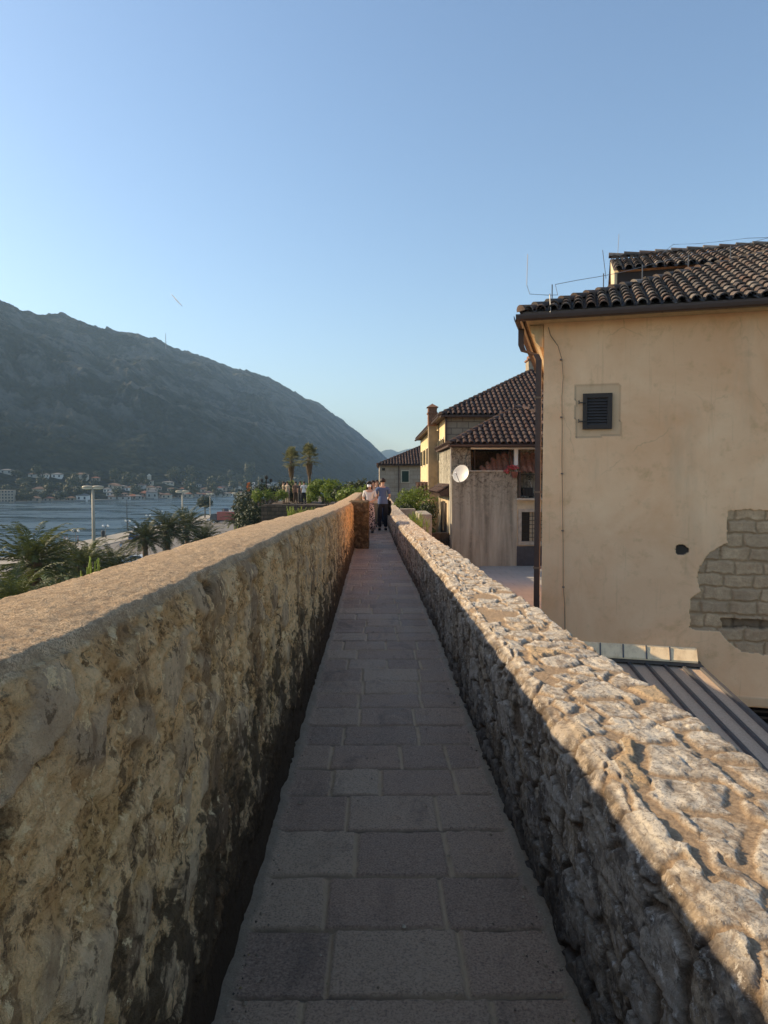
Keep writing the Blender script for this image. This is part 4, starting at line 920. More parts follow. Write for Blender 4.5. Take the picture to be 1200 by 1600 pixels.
# ================================================================== roof tiles
def tilemat(name, cols, dirt=(.05, .045, .042)):
    n = N(name); r = n.island(); f = n.noise(9, 5, .7)
    c = n.ramp(r, *[(i / (len(cols) - 1), q) for i, q in enumerate(cols)])
    c = n.mix(n.ramp(f, (.45, 0.0), (.68, .8)), c, dirt); return n.done(c, .9, n.bump(n.noise(60, 3), .006), .2)
T_OLD = tilemat('old_clay_tile', [(.07, .055, .048), (.15, .095, .072), (.11, .095, .088), (.19, .145, .12), (.075, .068, .065), (.30, .25, .21)])
T_RED = tilemat('red_clay_tile', [(.062, .040, .033), (.10, .056, .044), (.085, .058, .05), (.135, .088, .072), (.06, .045, .04)], (.04, .03, .027))
def tile_field(m, O, u, up, W_, inside, p=.21, e=.34, r=.088, seg=6, seed=1, jit=.008):
    """rows of overlapping half-round cover tiles with pan strips between; inside(x, s) says where the slope ends"""
    rng = random.Random(seed); O, u, up = Vector(O), Vector(u).normalized(), Vector(up).normalized(); nr = u.cross(up).normalized()
    if nr.z < 0: nr = -nr
    nc = int(W_ / p)
    for i in range(nc):
        x = (i + .5) * p; smax = inside(x)
        if smax < .05: continue
        # pan
        k = max(1, int(smax / .6)); a = []
        for j in range(k + 1):
            s_ = smax * j / k - .02
            for q, dz in ((-.5, .035), (0, .0), (.5, .035)): a.append(O + u * (x + p * .5 + q * p * .8) + up * s_ + nr * dz)
        m.add(a, [(j * 3 + q, j * 3 + q + 1, j * 3 + q + 4, j * 3 + q + 3) for j in range(k) for q in (0, 1)])
        s_ = -.04
        while s_ < smax - .1:
            s1 = min(s_ + e + .05, smax); ox = rng.uniform(-jit, jit); lift = rng.uniform(0, jit); tw = rng.uniform(-jit, jit)
            a = []
            for (ss, rr, hh) in ((s_, r, .045 + lift), (s1, r * .82, .022)):
                for q in range(seg + 1):
                    an = math.pi * q / seg; a.append(O + u * (x + ox + (tw if ss == s1 else 0) - math.cos(an) * rr) + up * ss + nr * (math.sin(an) * rr + hh - .01))
            b = len(a); a += [O + u * (x + ox - math.cos(math.pi * q / seg) * r * .78) + up * s_ + nr * (math.sin(math.pi * q / seg) * r * .78 + .035 + lift) for q in range(seg + 1)]
            m.add(a, [(q, q + 1, seg + 2 + q, seg + 1 + q) for q in range(seg)] + [(q, b + q, b + q + 1, q + 1) for q in range(seg)])
            s_ += e + rng.uniform(-.012, .012)
def cap_row(m, a, b, r=.11, L=.36, seg=8, seed=2):
    rng = random.Random(seed); a, b = Vector(a), Vector(b); d = (b - a); n_ = max(1, int(d.length / L)); t = d.normalized(); sd_ = t.cross(Vector((0, 0, 1))).normalized(); nr = sd_.cross(t)
    for i in range(n_):
        p0 = a + d * i / n_ - t * .03; p1 = a + d * (i + 1) / n_; j = rng.uniform(-.008, .008); v = []
        for (p_, rr, h_) in ((p0, r, .03), (p1, r * .82, 0)):
            for q in range(seg + 1):
                an = math.pi * q / seg; v.append(p_ + sd_ * (math.cos(an) * rr + j) + nr * (math.sin(an) * rr + h_))
        m.add(v, [(q, q + 1, seg + 2 + q, seg + 1 + q) for q in range(seg)] + [tuple(range(seg + 1))])
def hip_roof(t, X, x0, x1, y0, y1, z, sl, mat, capm=None, p=.21, e=.34, seg=6, left=True, name='roof', seed=3):
    """hip roof over the eaves rectangle; front slope and left slope tiled, the others sheeted"""
    r = min(y1 - y0, x1 - x0) / 2; zr = z + sl * r; L = math.hypot(1, sl)
    m = MB(X); m.world = True
    A, B, C_, D = (x0, y0, z), (x1, y0, z), (x1, y1, z), (x0, y1, z); E, F = (x0 + r, y0 + r, zr), (x1 - r, y1 - r, zr)
    if y1 - y0 > x1 - x0: E, F = (x0 + r, y0 + r, zr), (x0 + r, y1 - r, zr); fs = [(0, 1, 4), (1, 2, 5, 4), (2, 3, 5), (3, 0, 4, 5)]
    else: fs = [(0, 1, 5, 4), (1, 2, 5), (2, 3, 4, 5), (3, 0, 4)]
    lo = [(p_[0], p_[1], z - .08) for p_ in (A, B, C_, D)]
    m.add([A, B, C_, D, E, F] + lo, fs + [(9, 8, 7, 6), (0, 6, 7, 1), (1, 7, 8, 2), (2, 8, 9, 3), (3, 9, 6, 0)])
    tile_field(m, A, (1, 0, 0), (0, 1, sl), x1 - x0, lambda x: L * min(x, x1 - x0 - x, r) - .03, p, e, p * .42, seg, seed)
    if left: tile_field(m, A, (0, 1, 0), (1, 0, sl), y1 - y0, lambda x: L * min(x, y1 - y0 - x, r) - .03, p, e, p * .42, seg, seed + 1)
    cap_row(m, Vector(A) + Vector((0, 0, .0)), Vector(E) + Vector((0, 0, -.02)), p * .52, e, seed=seed); cap_row(m, Vector(B) + Vector((0, 0, .03)), Vector(F if y1 - y0 <= x1 - x0 else E) + Vector((0, 0, .06)), p * .52, e)
    cap_row(m, Vector(E) + Vector((0, 0, .05)), Vector(F) + Vector((0, 0, .05)), p * .52, e)
    return m.build(name, mat, t, False)

# ================================================================== the big ochre house on the right
ANG = rad(16); C0 = Vector((2.815, 12.0, 0)); U, Wd = Vector((math.cos(ANG), -math.sin(ANG), 0)), Vector((math.sin(ANG), math.cos(ANG), 0))
XT = Matrix(((U.x, Wd.x, 0, C0.x), (U.y, Wd.y, 0, C0.y), (0, 0, 1, 0), (0, 0, 0, 1)))
def onwall(px, py):                     # (t, z) on the front wall at this place
    d = ray(px, py); k = (C0 - Vector((0, 0, H))).dot(Wd) / d.dot(Wd); p = Vector((0, 0, H)) + d * k; return ((p - C0).dot(U), p.z)
tb = thing('house', 'tall ochre plastered house with old tiled roof and bare stone patch, right foreground', 'house', tuple(C0), 0)
TOP = 4.36
def inpoly(x, y, poly):
    ins = np.zeros(x.shape, bool); n_ = len(poly)
    for i in range(n_):
        x1, y1 = poly[i]; x2, y2 = poly[(i + 1) % n_]
        if y1 == y2: continue
        ins ^= ((y1 > y) != (y2 > y)) & (x < (x2 - x1) * (y - y1) / (y2 - y1) + x1)
    return ins
tt, zt = np.meshgrid(np.concatenate([np.linspace(0, 2.1, 90), np.linspace(2.12, 4.3, 190)]), np.concatenate([np.linspace(-3.4, -1.15, 110), np.linspace(-1.135, 1.5, 220), np.linspace(1.52, TOP, 110)]), indexing='ij')
pp = [(1137, 797), (1215, 794), (1215, 1022), (1160, 1020), (1148, 1010), (1130, 995), (1122, 986), (1092, 984), (1076, 978), (1079, 960), (1080, 938), (1094, 925), (1088, 903), (1093, 885), (1105, 868), (1119, 857), (1138, 850), (1136, 822)]
pq = [onwall(*q) for q in pp]; pq = [(a_ if q[0] < 1210 else 9, b_) for (a_, b_), q in zip(pq, pp)]
wx = tt + .04 * fbm(tt, zt, f=5, oct=4, seed=201); wz = zt + .04 * fbm(tt, zt, f=6, oct=4, seed=202)
patch = inpoly(wx, wz, pq).astype(float)
row_h = .215; rz_ = wz / row_h; ri_ = np.floor(rz_); bw = .42; bx_ = (wx + .2 * _hash(ri_, ri_ * 0, ri_ * 0, 7)) / bw + (ri_ % 2) * .5; bi_ = np.floor(bx_)
jn = np.minimum(np.minimum(rz_ - ri_, ri_ + 1 - rz_) * row_h, np.minimum(bx_ - bi_, bi_ + 1 - bx_) * bw); br = _hash(bi_, ri_, bi_ * 0, 8)
stn = smooth(.004, .032, jn + .010 * fbm(tt, zt, f=20, oct=3, seed=203))
slot = inpoly(wx, wz, [onwall(1126, 966), (9, onwall(1200, 964)[1]), (9, onwall(1200, 980)[1]), onwall(1128, 981)]).astype(float)
hole = (np.hypot((wx - onwall(1067, 860)[0]) / .11, (wz - onwall(1067, 860)[1]) / .075 + .5 * (wx - onwall(1067, 860)[0])) < 1).astype(float)
opn = inpoly(tt, zt, [onwall(1157, 1104), (9, onwall(1205, 1106)[1]), (9, -3.2), (onwall(1157, 1104)[0], -3.2)]).astype(float)
sur = inpoly(wx * .3 + tt * .7, wz * .3 + zt * .7, [onwall(898, 603), onwall(967, 601), onwall(968, 682), onwall(899, 684)]).astype(float)
lint = inpoly(wx * .4 + tt * .6, wz * .4 + zt * .6, [onwall(1151, 1088), (9, onwall(1205, 1089)[1]), (9, onwall(1205, 1103)[1]), onwall(1151, 1103)]).astype(float)
d = .010 * fbm(tt, zt, f=1.1, oct=4, seed=204) + .002 * fbm(tt, zt, f=9, oct=3, seed=205)
d = d * (1 - patch) + patch * (-.042 + stn * (.024 + .012 * (br - .5)) + .007 * fbm(tt, zt, f=14, oct=4, seed=206, ridge=True)) - .10 * slot - .05 * hole - .34 * opn - .006 * sur + .010 * lint
V_ = np.stack([C0.x + U.x * tt - Wd.x * d, C0.y + U.y * tt - Wd.y * d, zt], -1).reshape(-1, 3) - np.array(C0)
n = N('ochre_plaster')
pa_, stv = n.attr('patch'), n.attr('stone'); f, f2, f3 = n.noise(.8, 6, .62, dist=.5), n.noise(5, 6, .7), n.noise(90, 4, .7)
c = n.mix(n.ramp(f, (.32, 0.0), (.66, 1.0)), (.84, .47, .25), (.96, .62, .37))
c = n.mix(n.ramp(f2, (.56, 0.0), (.74, .28)), c, (.42, .26, .13))
c = n.mix(n.ramp(n.noise(2.3, 6, .7, dist=.4), (.58, 0.0), (.72, .45)), c, (.54, .31, .14))
c = n.mix(n.ramp(n.noise(1.4, 5, .6, vec=n.map((1, 1, .22))), (.55, 0.0), (.72, .35)), c, (.50, .35, .22))
c = n.mix(n.ramp(n.noise(14, 5, .75), (.68, 0.0), (.76, .45)), c, (.22, .14, .08))
cr_ = n.t.nodes.new('ShaderNodeTexVoronoi'); cr_.feature = 'DISTANCE_TO_EDGE'; cr_.inputs['Scale'].default_value = .75; dv_ = n.t.nodes.new('ShaderNodeMix'); dv_.data_type = 'RGBA'; dv_.inputs[0].default_value = .28; n.link(n.pos, dv_.inputs[6]); nn_ = n.t.nodes.new('ShaderNodeTexNoise'); nn_.inputs['Scale'].default_value = 2.5; nn_.inputs['Detail'].default_value = 7; n.link(n.pos, nn_.inputs[0]); n.link(nn_.outputs['Color'], dv_.inputs[7]); n.link(dv_.outputs[2], cr_.inputs['Vector'])
c = n.mix(n.math('MULTIPLY', n.ramp(cr_.outputs['Distance'], (.0, .30), (.005, 0.0)), n.ramp(n.noise(.9, 3), (.52, 0.0), (.62, 1.0))), c, (.26, .16, .09))
c = n.mix(n.ramp(n.noise(7, 6, .7, vec=n.map((1.6, 1.6, .07))), (.60, 0.0), (.75, .4)), c, (.45, .27, .14))
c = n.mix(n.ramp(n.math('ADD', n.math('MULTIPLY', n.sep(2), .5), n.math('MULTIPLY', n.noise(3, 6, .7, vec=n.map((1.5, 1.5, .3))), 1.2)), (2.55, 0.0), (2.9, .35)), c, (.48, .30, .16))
sc_ = n.mix(n.ramp(f2, (.35, 0.0), (.65, 1.0)), (.46, .29, .165), (.74, .50, .30)); sc_ = n.mix(n.math('MULTIPLY', n.attr('rnd'), .6), sc_, (.37, .255, .165))
sc_ = n.mix(n.ramp(f3, (.35, .35), (.55, 0.0)), sc_, (.16, .10, .07)); sc_ = n.mix(stv, (.40, .265, .155), sc_)
c = n.mix(pa_, c, sc_); c = n.mix(n.math('MULTIPLY', n.attr('sur'), .55), c, (.56, .40, .25)); c = n.mix(n.attr('hole'), c, (.07, .055, .045)); c = n.mix(n.attr('open'), c, (.012, .010, .010))
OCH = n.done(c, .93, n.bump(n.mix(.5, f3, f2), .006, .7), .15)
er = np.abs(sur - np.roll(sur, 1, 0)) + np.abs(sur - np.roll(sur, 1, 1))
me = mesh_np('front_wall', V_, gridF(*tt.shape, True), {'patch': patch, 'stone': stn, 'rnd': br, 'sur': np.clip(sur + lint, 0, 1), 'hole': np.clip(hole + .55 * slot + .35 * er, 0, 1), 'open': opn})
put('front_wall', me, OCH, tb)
m = MB(XT); m.world = True; m.box(4.3, 13, 0, .4, -10.3, TOP); m.box(0, 4.3, .42, .5, -10.3, TOP); m.box(0, 4.3, 0, .41, -10.3, -3.4); m.box(0, .12, .015, .42, -3.4, TOP); m.build('front_wall', OCH, tb)
m = MB(XT); m.world = True; m.box(.002, .4, .5, 11, -10.3, TOP); m.box(12.6, 13, .5, 11, -10.3, TOP); m.box(.4, 12.6, 10.6, 11, -10.3, TOP); m.build('side_wall', OCH, tb)
GUT = plainmat('brown_gutter', (.085, .055, .045), .45, .3); WIRE = plainmat('wire_metal', (.10, .09, .085), .5); WIRG = plainmat('galvanised_rod', (.16, .15, .145), .4, .4)
EZ = 4.47; OV = .33
hip_roof(tb, XT, -OV, 13.3, -OV, 10.9, EZ, .42, T_OLD, p=.195, e=.30, seg=7)
# moulded cornice under the left eaves and soffit
m = MB(XT); m.world = True; m.box(-OV + .05, 13.2, -OV + .06, 0.0, EZ - .13, EZ - .09); m.box(-OV + .05, -.005, 0.0, 10.8, EZ - .13, EZ - .09)
m.prism([(-.01, EZ - .14), (-.24, EZ - .14), (-.22, EZ - .26), (-.16, EZ - .30), (-.14, EZ - .42), (-.07, EZ - .50), (-.01, EZ - .52)], 'y', .05, 10.7); m.build('cornice', simple('cornice_stone', (.58, .42, .24), .9, .15, 8, .004), tb)
def gutter(name, X, pts, r, par, bracket=True):
    m = MB(X); m.world = True; a, b = Vector(pts[0]), Vector(pts[1]); d_ = (b - a).normalized(); sd_ = d_.cross(Vector((0, 0, 1)))
    prof = [(-1, .35), (-1, -.1), (-.85, -.75), (-.4, -1), (.4, -1), (.85, -.75), (1, -.1), (1, .35), (.92, .35), (.86, -.1), (.7, -.62), (.35, -.86), (-.35, -.86), (-.7, -.62), (-.86, -.1), (-.92, .35)]
    vs = [p_ + sd_ * q[0] * r + Vector((0, 0, q[1] * r)) for p_ in (a, b) for q in prof]; k = len(prof)
    m.add(vs, [(i, (i + 1) % k, k + (i + 1) % k, k + i) for i in range(k)] + [tuple(range(k - 1, -1, -1)), tuple(range(k, 2 * k))])
    n_ = int((b - a).length / .95)
    for i in range(n_ + 1):
        p_ = a.lerp(b, (i + .45) / (n_ + 1)); vs = [p_ + d_ * t_ + sd_ * q[0] * r * 1.06 + Vector((0, 0, q[1] * r * 1.06)) for t_ in (-.012, .012) for q in prof[:8]]
        m.add(vs, [(j, j + 1, 9 + j, 8 + j) for j in range(7)])
    return m.build(name, GUT, par)
gutter('gutter', XT, [(-OV - .10, -OV - .07, EZ - .08), (13.3, -OV - .07, EZ - .02)], .072, tb)
gutter('gutter', XT, [(-OV - .07, -OV - .02, EZ - .08), (-OV - .07, 10.9, EZ - .10)], .072, tb)
# square downpipe: swan neck then straight down the corner
m = MB(XT); m.world = True
def sq(m, pts, r):
    vs = []
    for p_ in pts: vs += [(p_[0] - r, p_[1] - r, p_[2]), (p_[0] + r, p_[1] - r, p_[2]), (p_[0] + r, p_[1] + r, p_[2]), (p_[0] - r, p_[1] + r, p_[2])]
    m.add(vs, [(i * 4 + k, i * 4 + (k + 1) % 4, i * 4 + 4 + (k + 1) % 4, i * 4 + 4 + k) for i in range(len(pts) - 1) for k in range(4)] + [(3, 2, 1, 0), tuple(len(vs) - 4 + k for k in range(4))])
sq(m, [(-OV - .07, .30, EZ - .12), (-OV - .07, .30, EZ - .42), (-OV - .03, .29, EZ - .52), (-.13, .12, EZ - .62), (-.085, .10, EZ - .72), (-.085, .10, -.55)], .048)
m.build('downpipe', GUT, tb)
m = MB(XT); m.world = True; m.tube([(-.085, .10, -10.3), (-.085, .10, -.5)], .062, 10); m.build('downpipe_base', plainmat('dark_blue_pipe', (.015, .03, .07), .5), tb)
m = MB(XT); m.world = True
for z in (3.1, 1.5, 0.2): m.box(-.145, -.02, .04, .16, z, z + .03)
m.build('pipe_bracket', plainmat('rusty_bracket', (.22, .15, .10), .6, .4), tb)
# louvred shutter
(t0, z0), (t1, z1) = onwall(910, 671), onwall(957, 614)
m = MB(XT); m.world = True; fr = .075
m.box(t0, t0 + fr, -.045, .02, z0, z1); m.box(t1 - fr, t1, -.045, .02, z0, z1); m.box(t0 + fr, t1 - fr, -.045, .02, z0, z0 + fr); m.box(t0 + fr, t1 - fr, -.045, .02, z1 - fr, z1)
SHM = plainmat('dark_brown_shutter', (.045, .032, .026), .5); sh_ = m.build('shutter', SHM, tb, bevel=.004)
m = MB(XT); m.world = True; ns = 9
for i in range(ns):
    zc = z0 + fr + (i + .5) * (z1 - z0 - 2 * fr) / ns; h_ = (z1 - z0 - 2 * fr) / ns * .62
    m.add([(t0 + fr, -.038, zc - h_), (t1 - fr, -.038, zc - h_), (t1 - fr, -.005, zc + h_ * .7), (t0 + fr, -.005, zc + h_ * .7), (t0 + fr, -.030, zc - h_ - .006), (t1 - fr, -.030, zc - h_ - .006), (t1 - fr, .003, zc + h_ * .7 - .006), (t0 + fr, .003, zc + h_ * .7 - .006)], [(0, 1, 2, 3), (7, 6, 5, 4), (0, 4, 5, 1), (3, 2, 6, 7)])
m.box(t0 + fr, t1 - fr, .012, .018, z0 + fr, z1 - fr); m.build('slats', plainmat('dark_shutter_slat', (.050, .042, .040), .45), sh_)
for z in (z0 + .13, z1 - .15):
    m = MB(XT); m.world = True; m.tube([(t0 - .06, -.01, z + .02), (t0 - .05, -.05, z), (t0 - .01, -.055, z), (t0 + .06, -.05, z)], .011, 6); m.tube([(t0 - .062, -.03, z - .02), (t0 - .062, -.03, z + .04)], .012, 6); m.build('hinge', DKM, sh_)
# slatted vent in the dark opening low on the wall
ta, za = onwall(1160, 1110); m = MB(XT); m.world = True
for i in range(9): m.box(ta, 4.28, .16, .19, za - .06 - i * .10, za - i * .10 - .03)
m.build('louvre', SHM, tb)
# cable hanging down the wall, with clips
cp = [(857, 512), (860, 524), (872, 541), (878, 562), (880, 590), (878, 620), (878.5, 670), (878, 720), (879, 780), (880, 860), (880, 915), (882.5, 945), (883, 1000)]
m = MB(XT); m.world = True; m.tube([(onwall(*q)[0], -.022, onwall(*q)[1]) for q in cp] + [(onwall(883, 1000)[0], -.02, -3)], .0065, 6); cb = m.build('cable', plainmat('grey_cable', (.11, .085, .065), .6), tb)
m = MB(XT); m.world = True
for q in [(877.5, 562), (878, 652), (879, 740), (880, 829), (881, 917)]:
    a_, z = onwall(*q); m.box(a_ - .028, a_ + .012, -.032, 0, z - .012, z + .012)
m.build('cable_clip', plainmat('clip_metal', (.18, .13, .10), .6), cb)
# lightning rods and conductor along the hip
m = MB(XT); m.world = True; hp = lambda a_, h_: (-OV + a_, -OV + a_, EZ + .42 * a_ + .16 + h_)
m.tube([(-.26, -.30, EZ + .95), (-.27, -.30, EZ + .45), (-.22, -.30, EZ + .30), (.05, -.28, EZ + .27), (.22, -.12, EZ + .30)] + [hp(a_, .16 + .02 * math.sin(a_ * 3)) for a_ in np.linspace(.5, 5.0, 14)], .005, 5)
m.build('lightning_conductor', WIRG, tb)
for a_ in (.45, 1.3, 2.0, 2.9, 3.8): m = MB(XT); m.world = True; m.tube([hp(a_, -.1), hp(a_, .19)], .010, 5); m.build('conductor_post', WIRG, tb)
m = MB(XT); m.world = True; m.tube([(.10, -.30, EZ + .28), (.12, -.40, EZ + .0), (.10, -.42, EZ - .12)], .009, 5); m.build('conductor_post', WIRG, tb)
# raised attic behind
at = thing('attic', 'raised tiled attic block rising behind the ochre house roof hip', 'building', tuple(XT @ Vector((1.3, 4.6, 5))), 0)
X_, AZ = XT, 6.36
m = MB(XT); m.world = True; m.box(1.48, 12, 4.95, 9.6, 4.6, AZ); m.build('wall', OCH, at)
m = MB(XT); m.world = True; m.box(1.36, 12.2, 4.55, 4.94, AZ - .30, AZ - .02); m.box(1.33, 1.47, 4.94, 9.6, AZ - .02, AZ + .05); m.build('eave_board', plainmat('dark_brown_board', (.04, .027, .022), .7), at)
m = MB(XT); m.world = True; m.prism([(4.56, AZ - .01), (4.56, AZ - .40), (4.80, AZ - .60), (4.95, AZ - 1.35), (5.4, AZ - 1.4), (6.9, AZ + .9), (6.5, AZ + .80)], 'x', 1.30, 1.42); m.build('gable_board', simple('cream_verge', (.62, .50, .33), .8), at)
m = MB(XT); m.world = True; sl2 = .40; m.add([(1.28, 4.45, AZ), (12.3, 4.45, AZ), (12.3, 6.8, AZ + sl2 * 2.35), (1.28, 6.8, AZ + sl2 * 2.35), (1.28, 9.2, AZ), (12.3, 9.2, AZ)], [(0, 1, 2, 3), (3, 2, 5, 4)])
tile_field(m, (1.28, 4.45, AZ), (1, 0, 0), (0, 1, sl2), 11, lambda x: 2.5, .215, .33, .09, 7, 9); cap_row(m, (1.28, 6.8, AZ + sl2 * 2.35 + .03), (12.3, 6.8, AZ + sl2 * 2.35 + .03)); m.build('roof', T_OLD, at)
m = MB(XT); m.world = True; zz0 = AZ + .35
m.tube([(1.42, 5.3, zz0 + .72), (1.40, 5.3, zz0 + .28), (1.50, 5.3, zz0 + .13), (2.2, 5.5, zz0 + .10)] + [(2.2 + i * .55, 6.6, AZ + sl2 * 2.35 + .17 + .02 * math.sin(i * 2)) for i in range(1, 15)], .0055, 5); m.tube([(2.2, 5.45, zz0 + .1), (2.25, 5.0, zz0 - .1), (2.3, 4.9, zz0 - .25)], .008, 5); m.build('lightning_conductor', WIRG, at)
m = MB(XT); m.world = True; m.tube([(1.05, 2.2, 5.6), (.98, 2.2, 6.15)], .006, 5); m.build('aerial_rod', WIRG, tb)

# ---- standing-seam metal roof below the ochre wall
MR = N('grey_zinc'); f = MR.noise(1.3, 5, .6); f2 = MR.noise(40, 4, .7); ZNC = MR.done(MR.mix(MR.ramp(f2, (.3, 0.0), (.7, 1.0)), MR.mix(f, (.42, .29, .20), (.56, .40, .285)), (.66, .49, .36)), .55, MR.bump(f, .01), .4)
SEAM = plainmat('dark_zinc_seam', (.13, .125, .13), .45, .3)
a, zr0 = onwall(1088, 1040); aR = a + .03; aL = -.9
mr = thing('shed', 'grey standing seam metal lean-to roof below the ochre house', 'shed', tuple(XT @ Vector((aR, 0, zr0))), 0)
dirv = Vector((-.056, -.998, -.104)); Lr = 7.0
pR, pL = XT @ Vector((aR, -.05, zr0)), XT @ Vector((aL, -.05, zr0))
m = WMB(); m.quad(pL, pR, pR + dirv * Lr, pL + dirv * Lr); dn = Vector((0, 0, -.06)); m.quad(pR + dn, pL + dn, pL + dirv * Lr + dn, pR + dirv * Lr + dn); m.quad(pR, pR + dn, pR + dn + dirv * Lr, pR + dirv * Lr); m.build('roof_sheet', ZNC, mr)
k = 12
for i in range(k):
    q = pR + (pL - pR) * (i + .0) * (.275 / (pL - pR).length) * 1.0; sdv = Vector((1, 0, 0)) * .028 * (1 if i else 1.6)
    m = WMB(); vs = []
    for p_ in (q, q + dirv * Lr): vs += [p_ - sdv + Vector((0, 0, .002)), p_ - sdv * .7 + Vector((0, 0, .045)), p_ + sdv * .7 + Vector((0, 0, .045)), p_ + sdv + Vector((0, 0, .002))]
    m.add(vs, [(0, 1, 5, 4), (1, 2, 6, 5), (2, 3, 7, 6), (0, 3, 2, 1), (4, 5, 6, 7)]); m.build('seam', SEAM, mr)
m = WMB()
for (pa1, pb1) in ((pR + Vector((-.08, 0, -.06)), pR + dirv * Lr + Vector((-.08, 0, -.06))), (pL + Vector((.4, 0, -.06)), pL + dirv * Lr + Vector((.4, 0, -.06))), (pL + dirv * 6.8 + dn, pR + dirv * 6.8 + dn)):
    s_ = Vector((.06, 0, 0)) if abs((pb1 - pa1).y) > 3 else Vector((0, .06, 0)); m.add([pa1 - s_, pa1 + s_, pb1 + s_, pb1 - s_] + [Vector((v.x, v.y, -10.3)) for v in (pa1 - s_, pa1 + s_, pb1 + s_, pb1 - s_)], [(0, 1, 2, 3), (4, 7, 6, 5), (0, 4, 5, 1), (1, 5, 6, 2), (2, 6, 7, 3), (3, 7, 4, 0)])
m.build('wall', OCH, mr)
# flashing: pale sloped panels with joints
(fa, fz1) = onwall(1088, 1012); fz0 = onwall(1088, 1030)[1]
FL = N('pale_flashing'); f = FL.noise(3, 5, .7, vec=FL.map((2.5, 2.5, .3))); FLM = FL.done(FL.mix(FL.ramp(f, (.45, 0.0), (.7, .6)), (.98, .74, .46), (.60, .40, .22)), .6)
m = MB(XT); m.world = True; m.prism([(-.012, fz1), (-.012, fz0 + .02), (-.20, fz0 - .02), (-.20, fz0 + .01), (-.06, fz1 - .02)], 'x', aL, fa); m.build('flashing', FLM, mr)
m = MB(XT); m.world = True; m.prism([(-.0935, fz1 - .082), (-.1335, fz1 - .130), (-.145, fz1 - .120), (-.105, fz1 - .072)], 'x', aL, fa + .004)
for j in range(7): x = fa - .42 - j * .36; m.prism([(-.055, fz1 - .01), (-.21, fz0 - .0), (-.21, fz0 + .014), (-.062, fz1 + .004)], 'x', x, x + .022)
m.build('flashing_joint', SEAM, mr)
m = MB(XT); m.world = True; m.box(aL, aR + .02, -.17, -.0, zr0 + .02, fz0 - .03); m.build('upstand', plainmat('dark_zinc', (.14, .12, .11), .5, .2), mr)

# ---- light concrete terrace between the rampart and the houses
n = N('pale_concrete'); f = n.noise(1.1, 5, .6); c1, bf = n.brick(1, .6, .6, .012, n.map((1, 1, 1)), (.36, .33, .29), (.40, .37, .33), (.26, .24, .21))
CT = n.done(n.mix(n.ramp(n.sep(1), (0.0, 0.0), (1.0, 0.0)), n.mix(n.ramp(f, (.3, 0.0), (.7, .5)), c1, (.42, .39, .35)), c1), .85)
t = sheet('terrace', [(1.6, 15.5), (9, 15.5), (9, 28.0), (1.2, 28.0)], -1.69, CT, None, 8.6); t['kind'] = 'structure'

# ================================================================== grey stained house with loggia
n = N('stained_grey_plaster'); f, f2, f3, f4 = n.noise(1.1, 6, .6, vec=n.map((3.2, 1, .28)), dist=.3), n.noise(6, 6, .7), n.noise(7, 8, .78, dist=.6), n.noise(.5, 3)
c = n.mix(n.ramp(f, (.32, 0.0), (.64, 1.0)), (.20, .18, .14), (.47, .43, .345))
c = n.mix(n.ramp(f2, (.5, 0.0), (.66, .5)), c, (.44, .37, .29)); hz_ = n.math('MULTIPLY', n.math('SUBTRACT', n.sep(2), -.2), .45)
c = n.mix(n.ramp(n.math('MULTIPLY', n.ramp(f3, (.44, 0.0), (.70, .5)), hz_), (.06, 0.0), (.32, .85)), c, (.06, .048, .038))
SGP = n.done(c, .95, n.bump(f2, .01), .1)
A0 = P(706, 800, 28).x
ga = thing('house', 'grey stained plaster house with loggia, satellite dish and red tile roof', 'house', (A0, 28, -1.7))
m = WMB(); xr_ = P(808, 800, 28).x
m.box(A0, xr_, 28, 28.3, -10.3, 2.05); m.box(A0, A0 + .3, 28.3, 33.6, -10.3, 3.0); m.box(A0, P(735, 800, 28).x, 28.001, 28.3, 2.05, 3.0); m.box(xr_, 9, 29.2, 29.4, -1.7, 3.0); m.box(8.8, 9, 29.4, 33.6, -10.3, 3.0); m.box(A0 + .3, 8.8, 33.3, 33.6, -10.3, 1.9)
m.build('wall', SGP, ga)
m = WMB(); m.box(A0 - .02, xr_ + .02, 27.93, 28.3, 2.052, 2.10); m.box(P(806, 800, 28).x, 9, 27.75, 29.2, .93, 1.01); m.build('ledge', simple('pale_ledge', (.48, .42, .33), .9), ga)
CRM = simple('cream_plaster', (.56, .47, .33), .9, .15, 3)
wx0, wx1, wz0, wz1 = P(815, 800, 28).x, 6.75, P(815, 846, 28).z, P(815, 800, 28).z
m = WMB(); m.box(xr_ + .002, 9, 28.01, 28.3, wz1 + .12, .93); m.box(xr_ + .002, wx0 - .12, 28.02, 28.3, -1.7, wz1 + .12); m.box(wx1 + .12, 9, 28.02, 28.3, -1.7, wz1 + .12); m.box(wx0 - .12, wx1 + .12, 28.02, 28.3, -1.7, wz0 - .15); m.box(xr_, 9, 28.3, 29.2, .4, .92); m.build('lower_wall', CRM, ga)
m = WMB(); m.box(xr_ + .001, 9, 27.99, 28.018, -1.7, wz0 - .19); m.build('stain_panel', simple('dark_wall_stain', (.075, .07, .075), .9), ga)  # dark paint stain of the lower wall, laid on as a thin panel
wn = WMB(); wn.box(wx0 - .13, wx0, 27.97, 28.15, wz0 - .14, wz1 + .12); wn.box(wx1, wx1 + .13, 27.97, 28.15, wz0 - .14, wz1 + .12); wn.box(wx0, wx1, 27.97, 28.15, wz1, wz1 + .12); wn.box(wx0, wx1, 27.97, 28.15, wz0 - .14, wz0); wn = wn.build('window', simple('stone_frame', (.42, .37, .30), .9), ga)
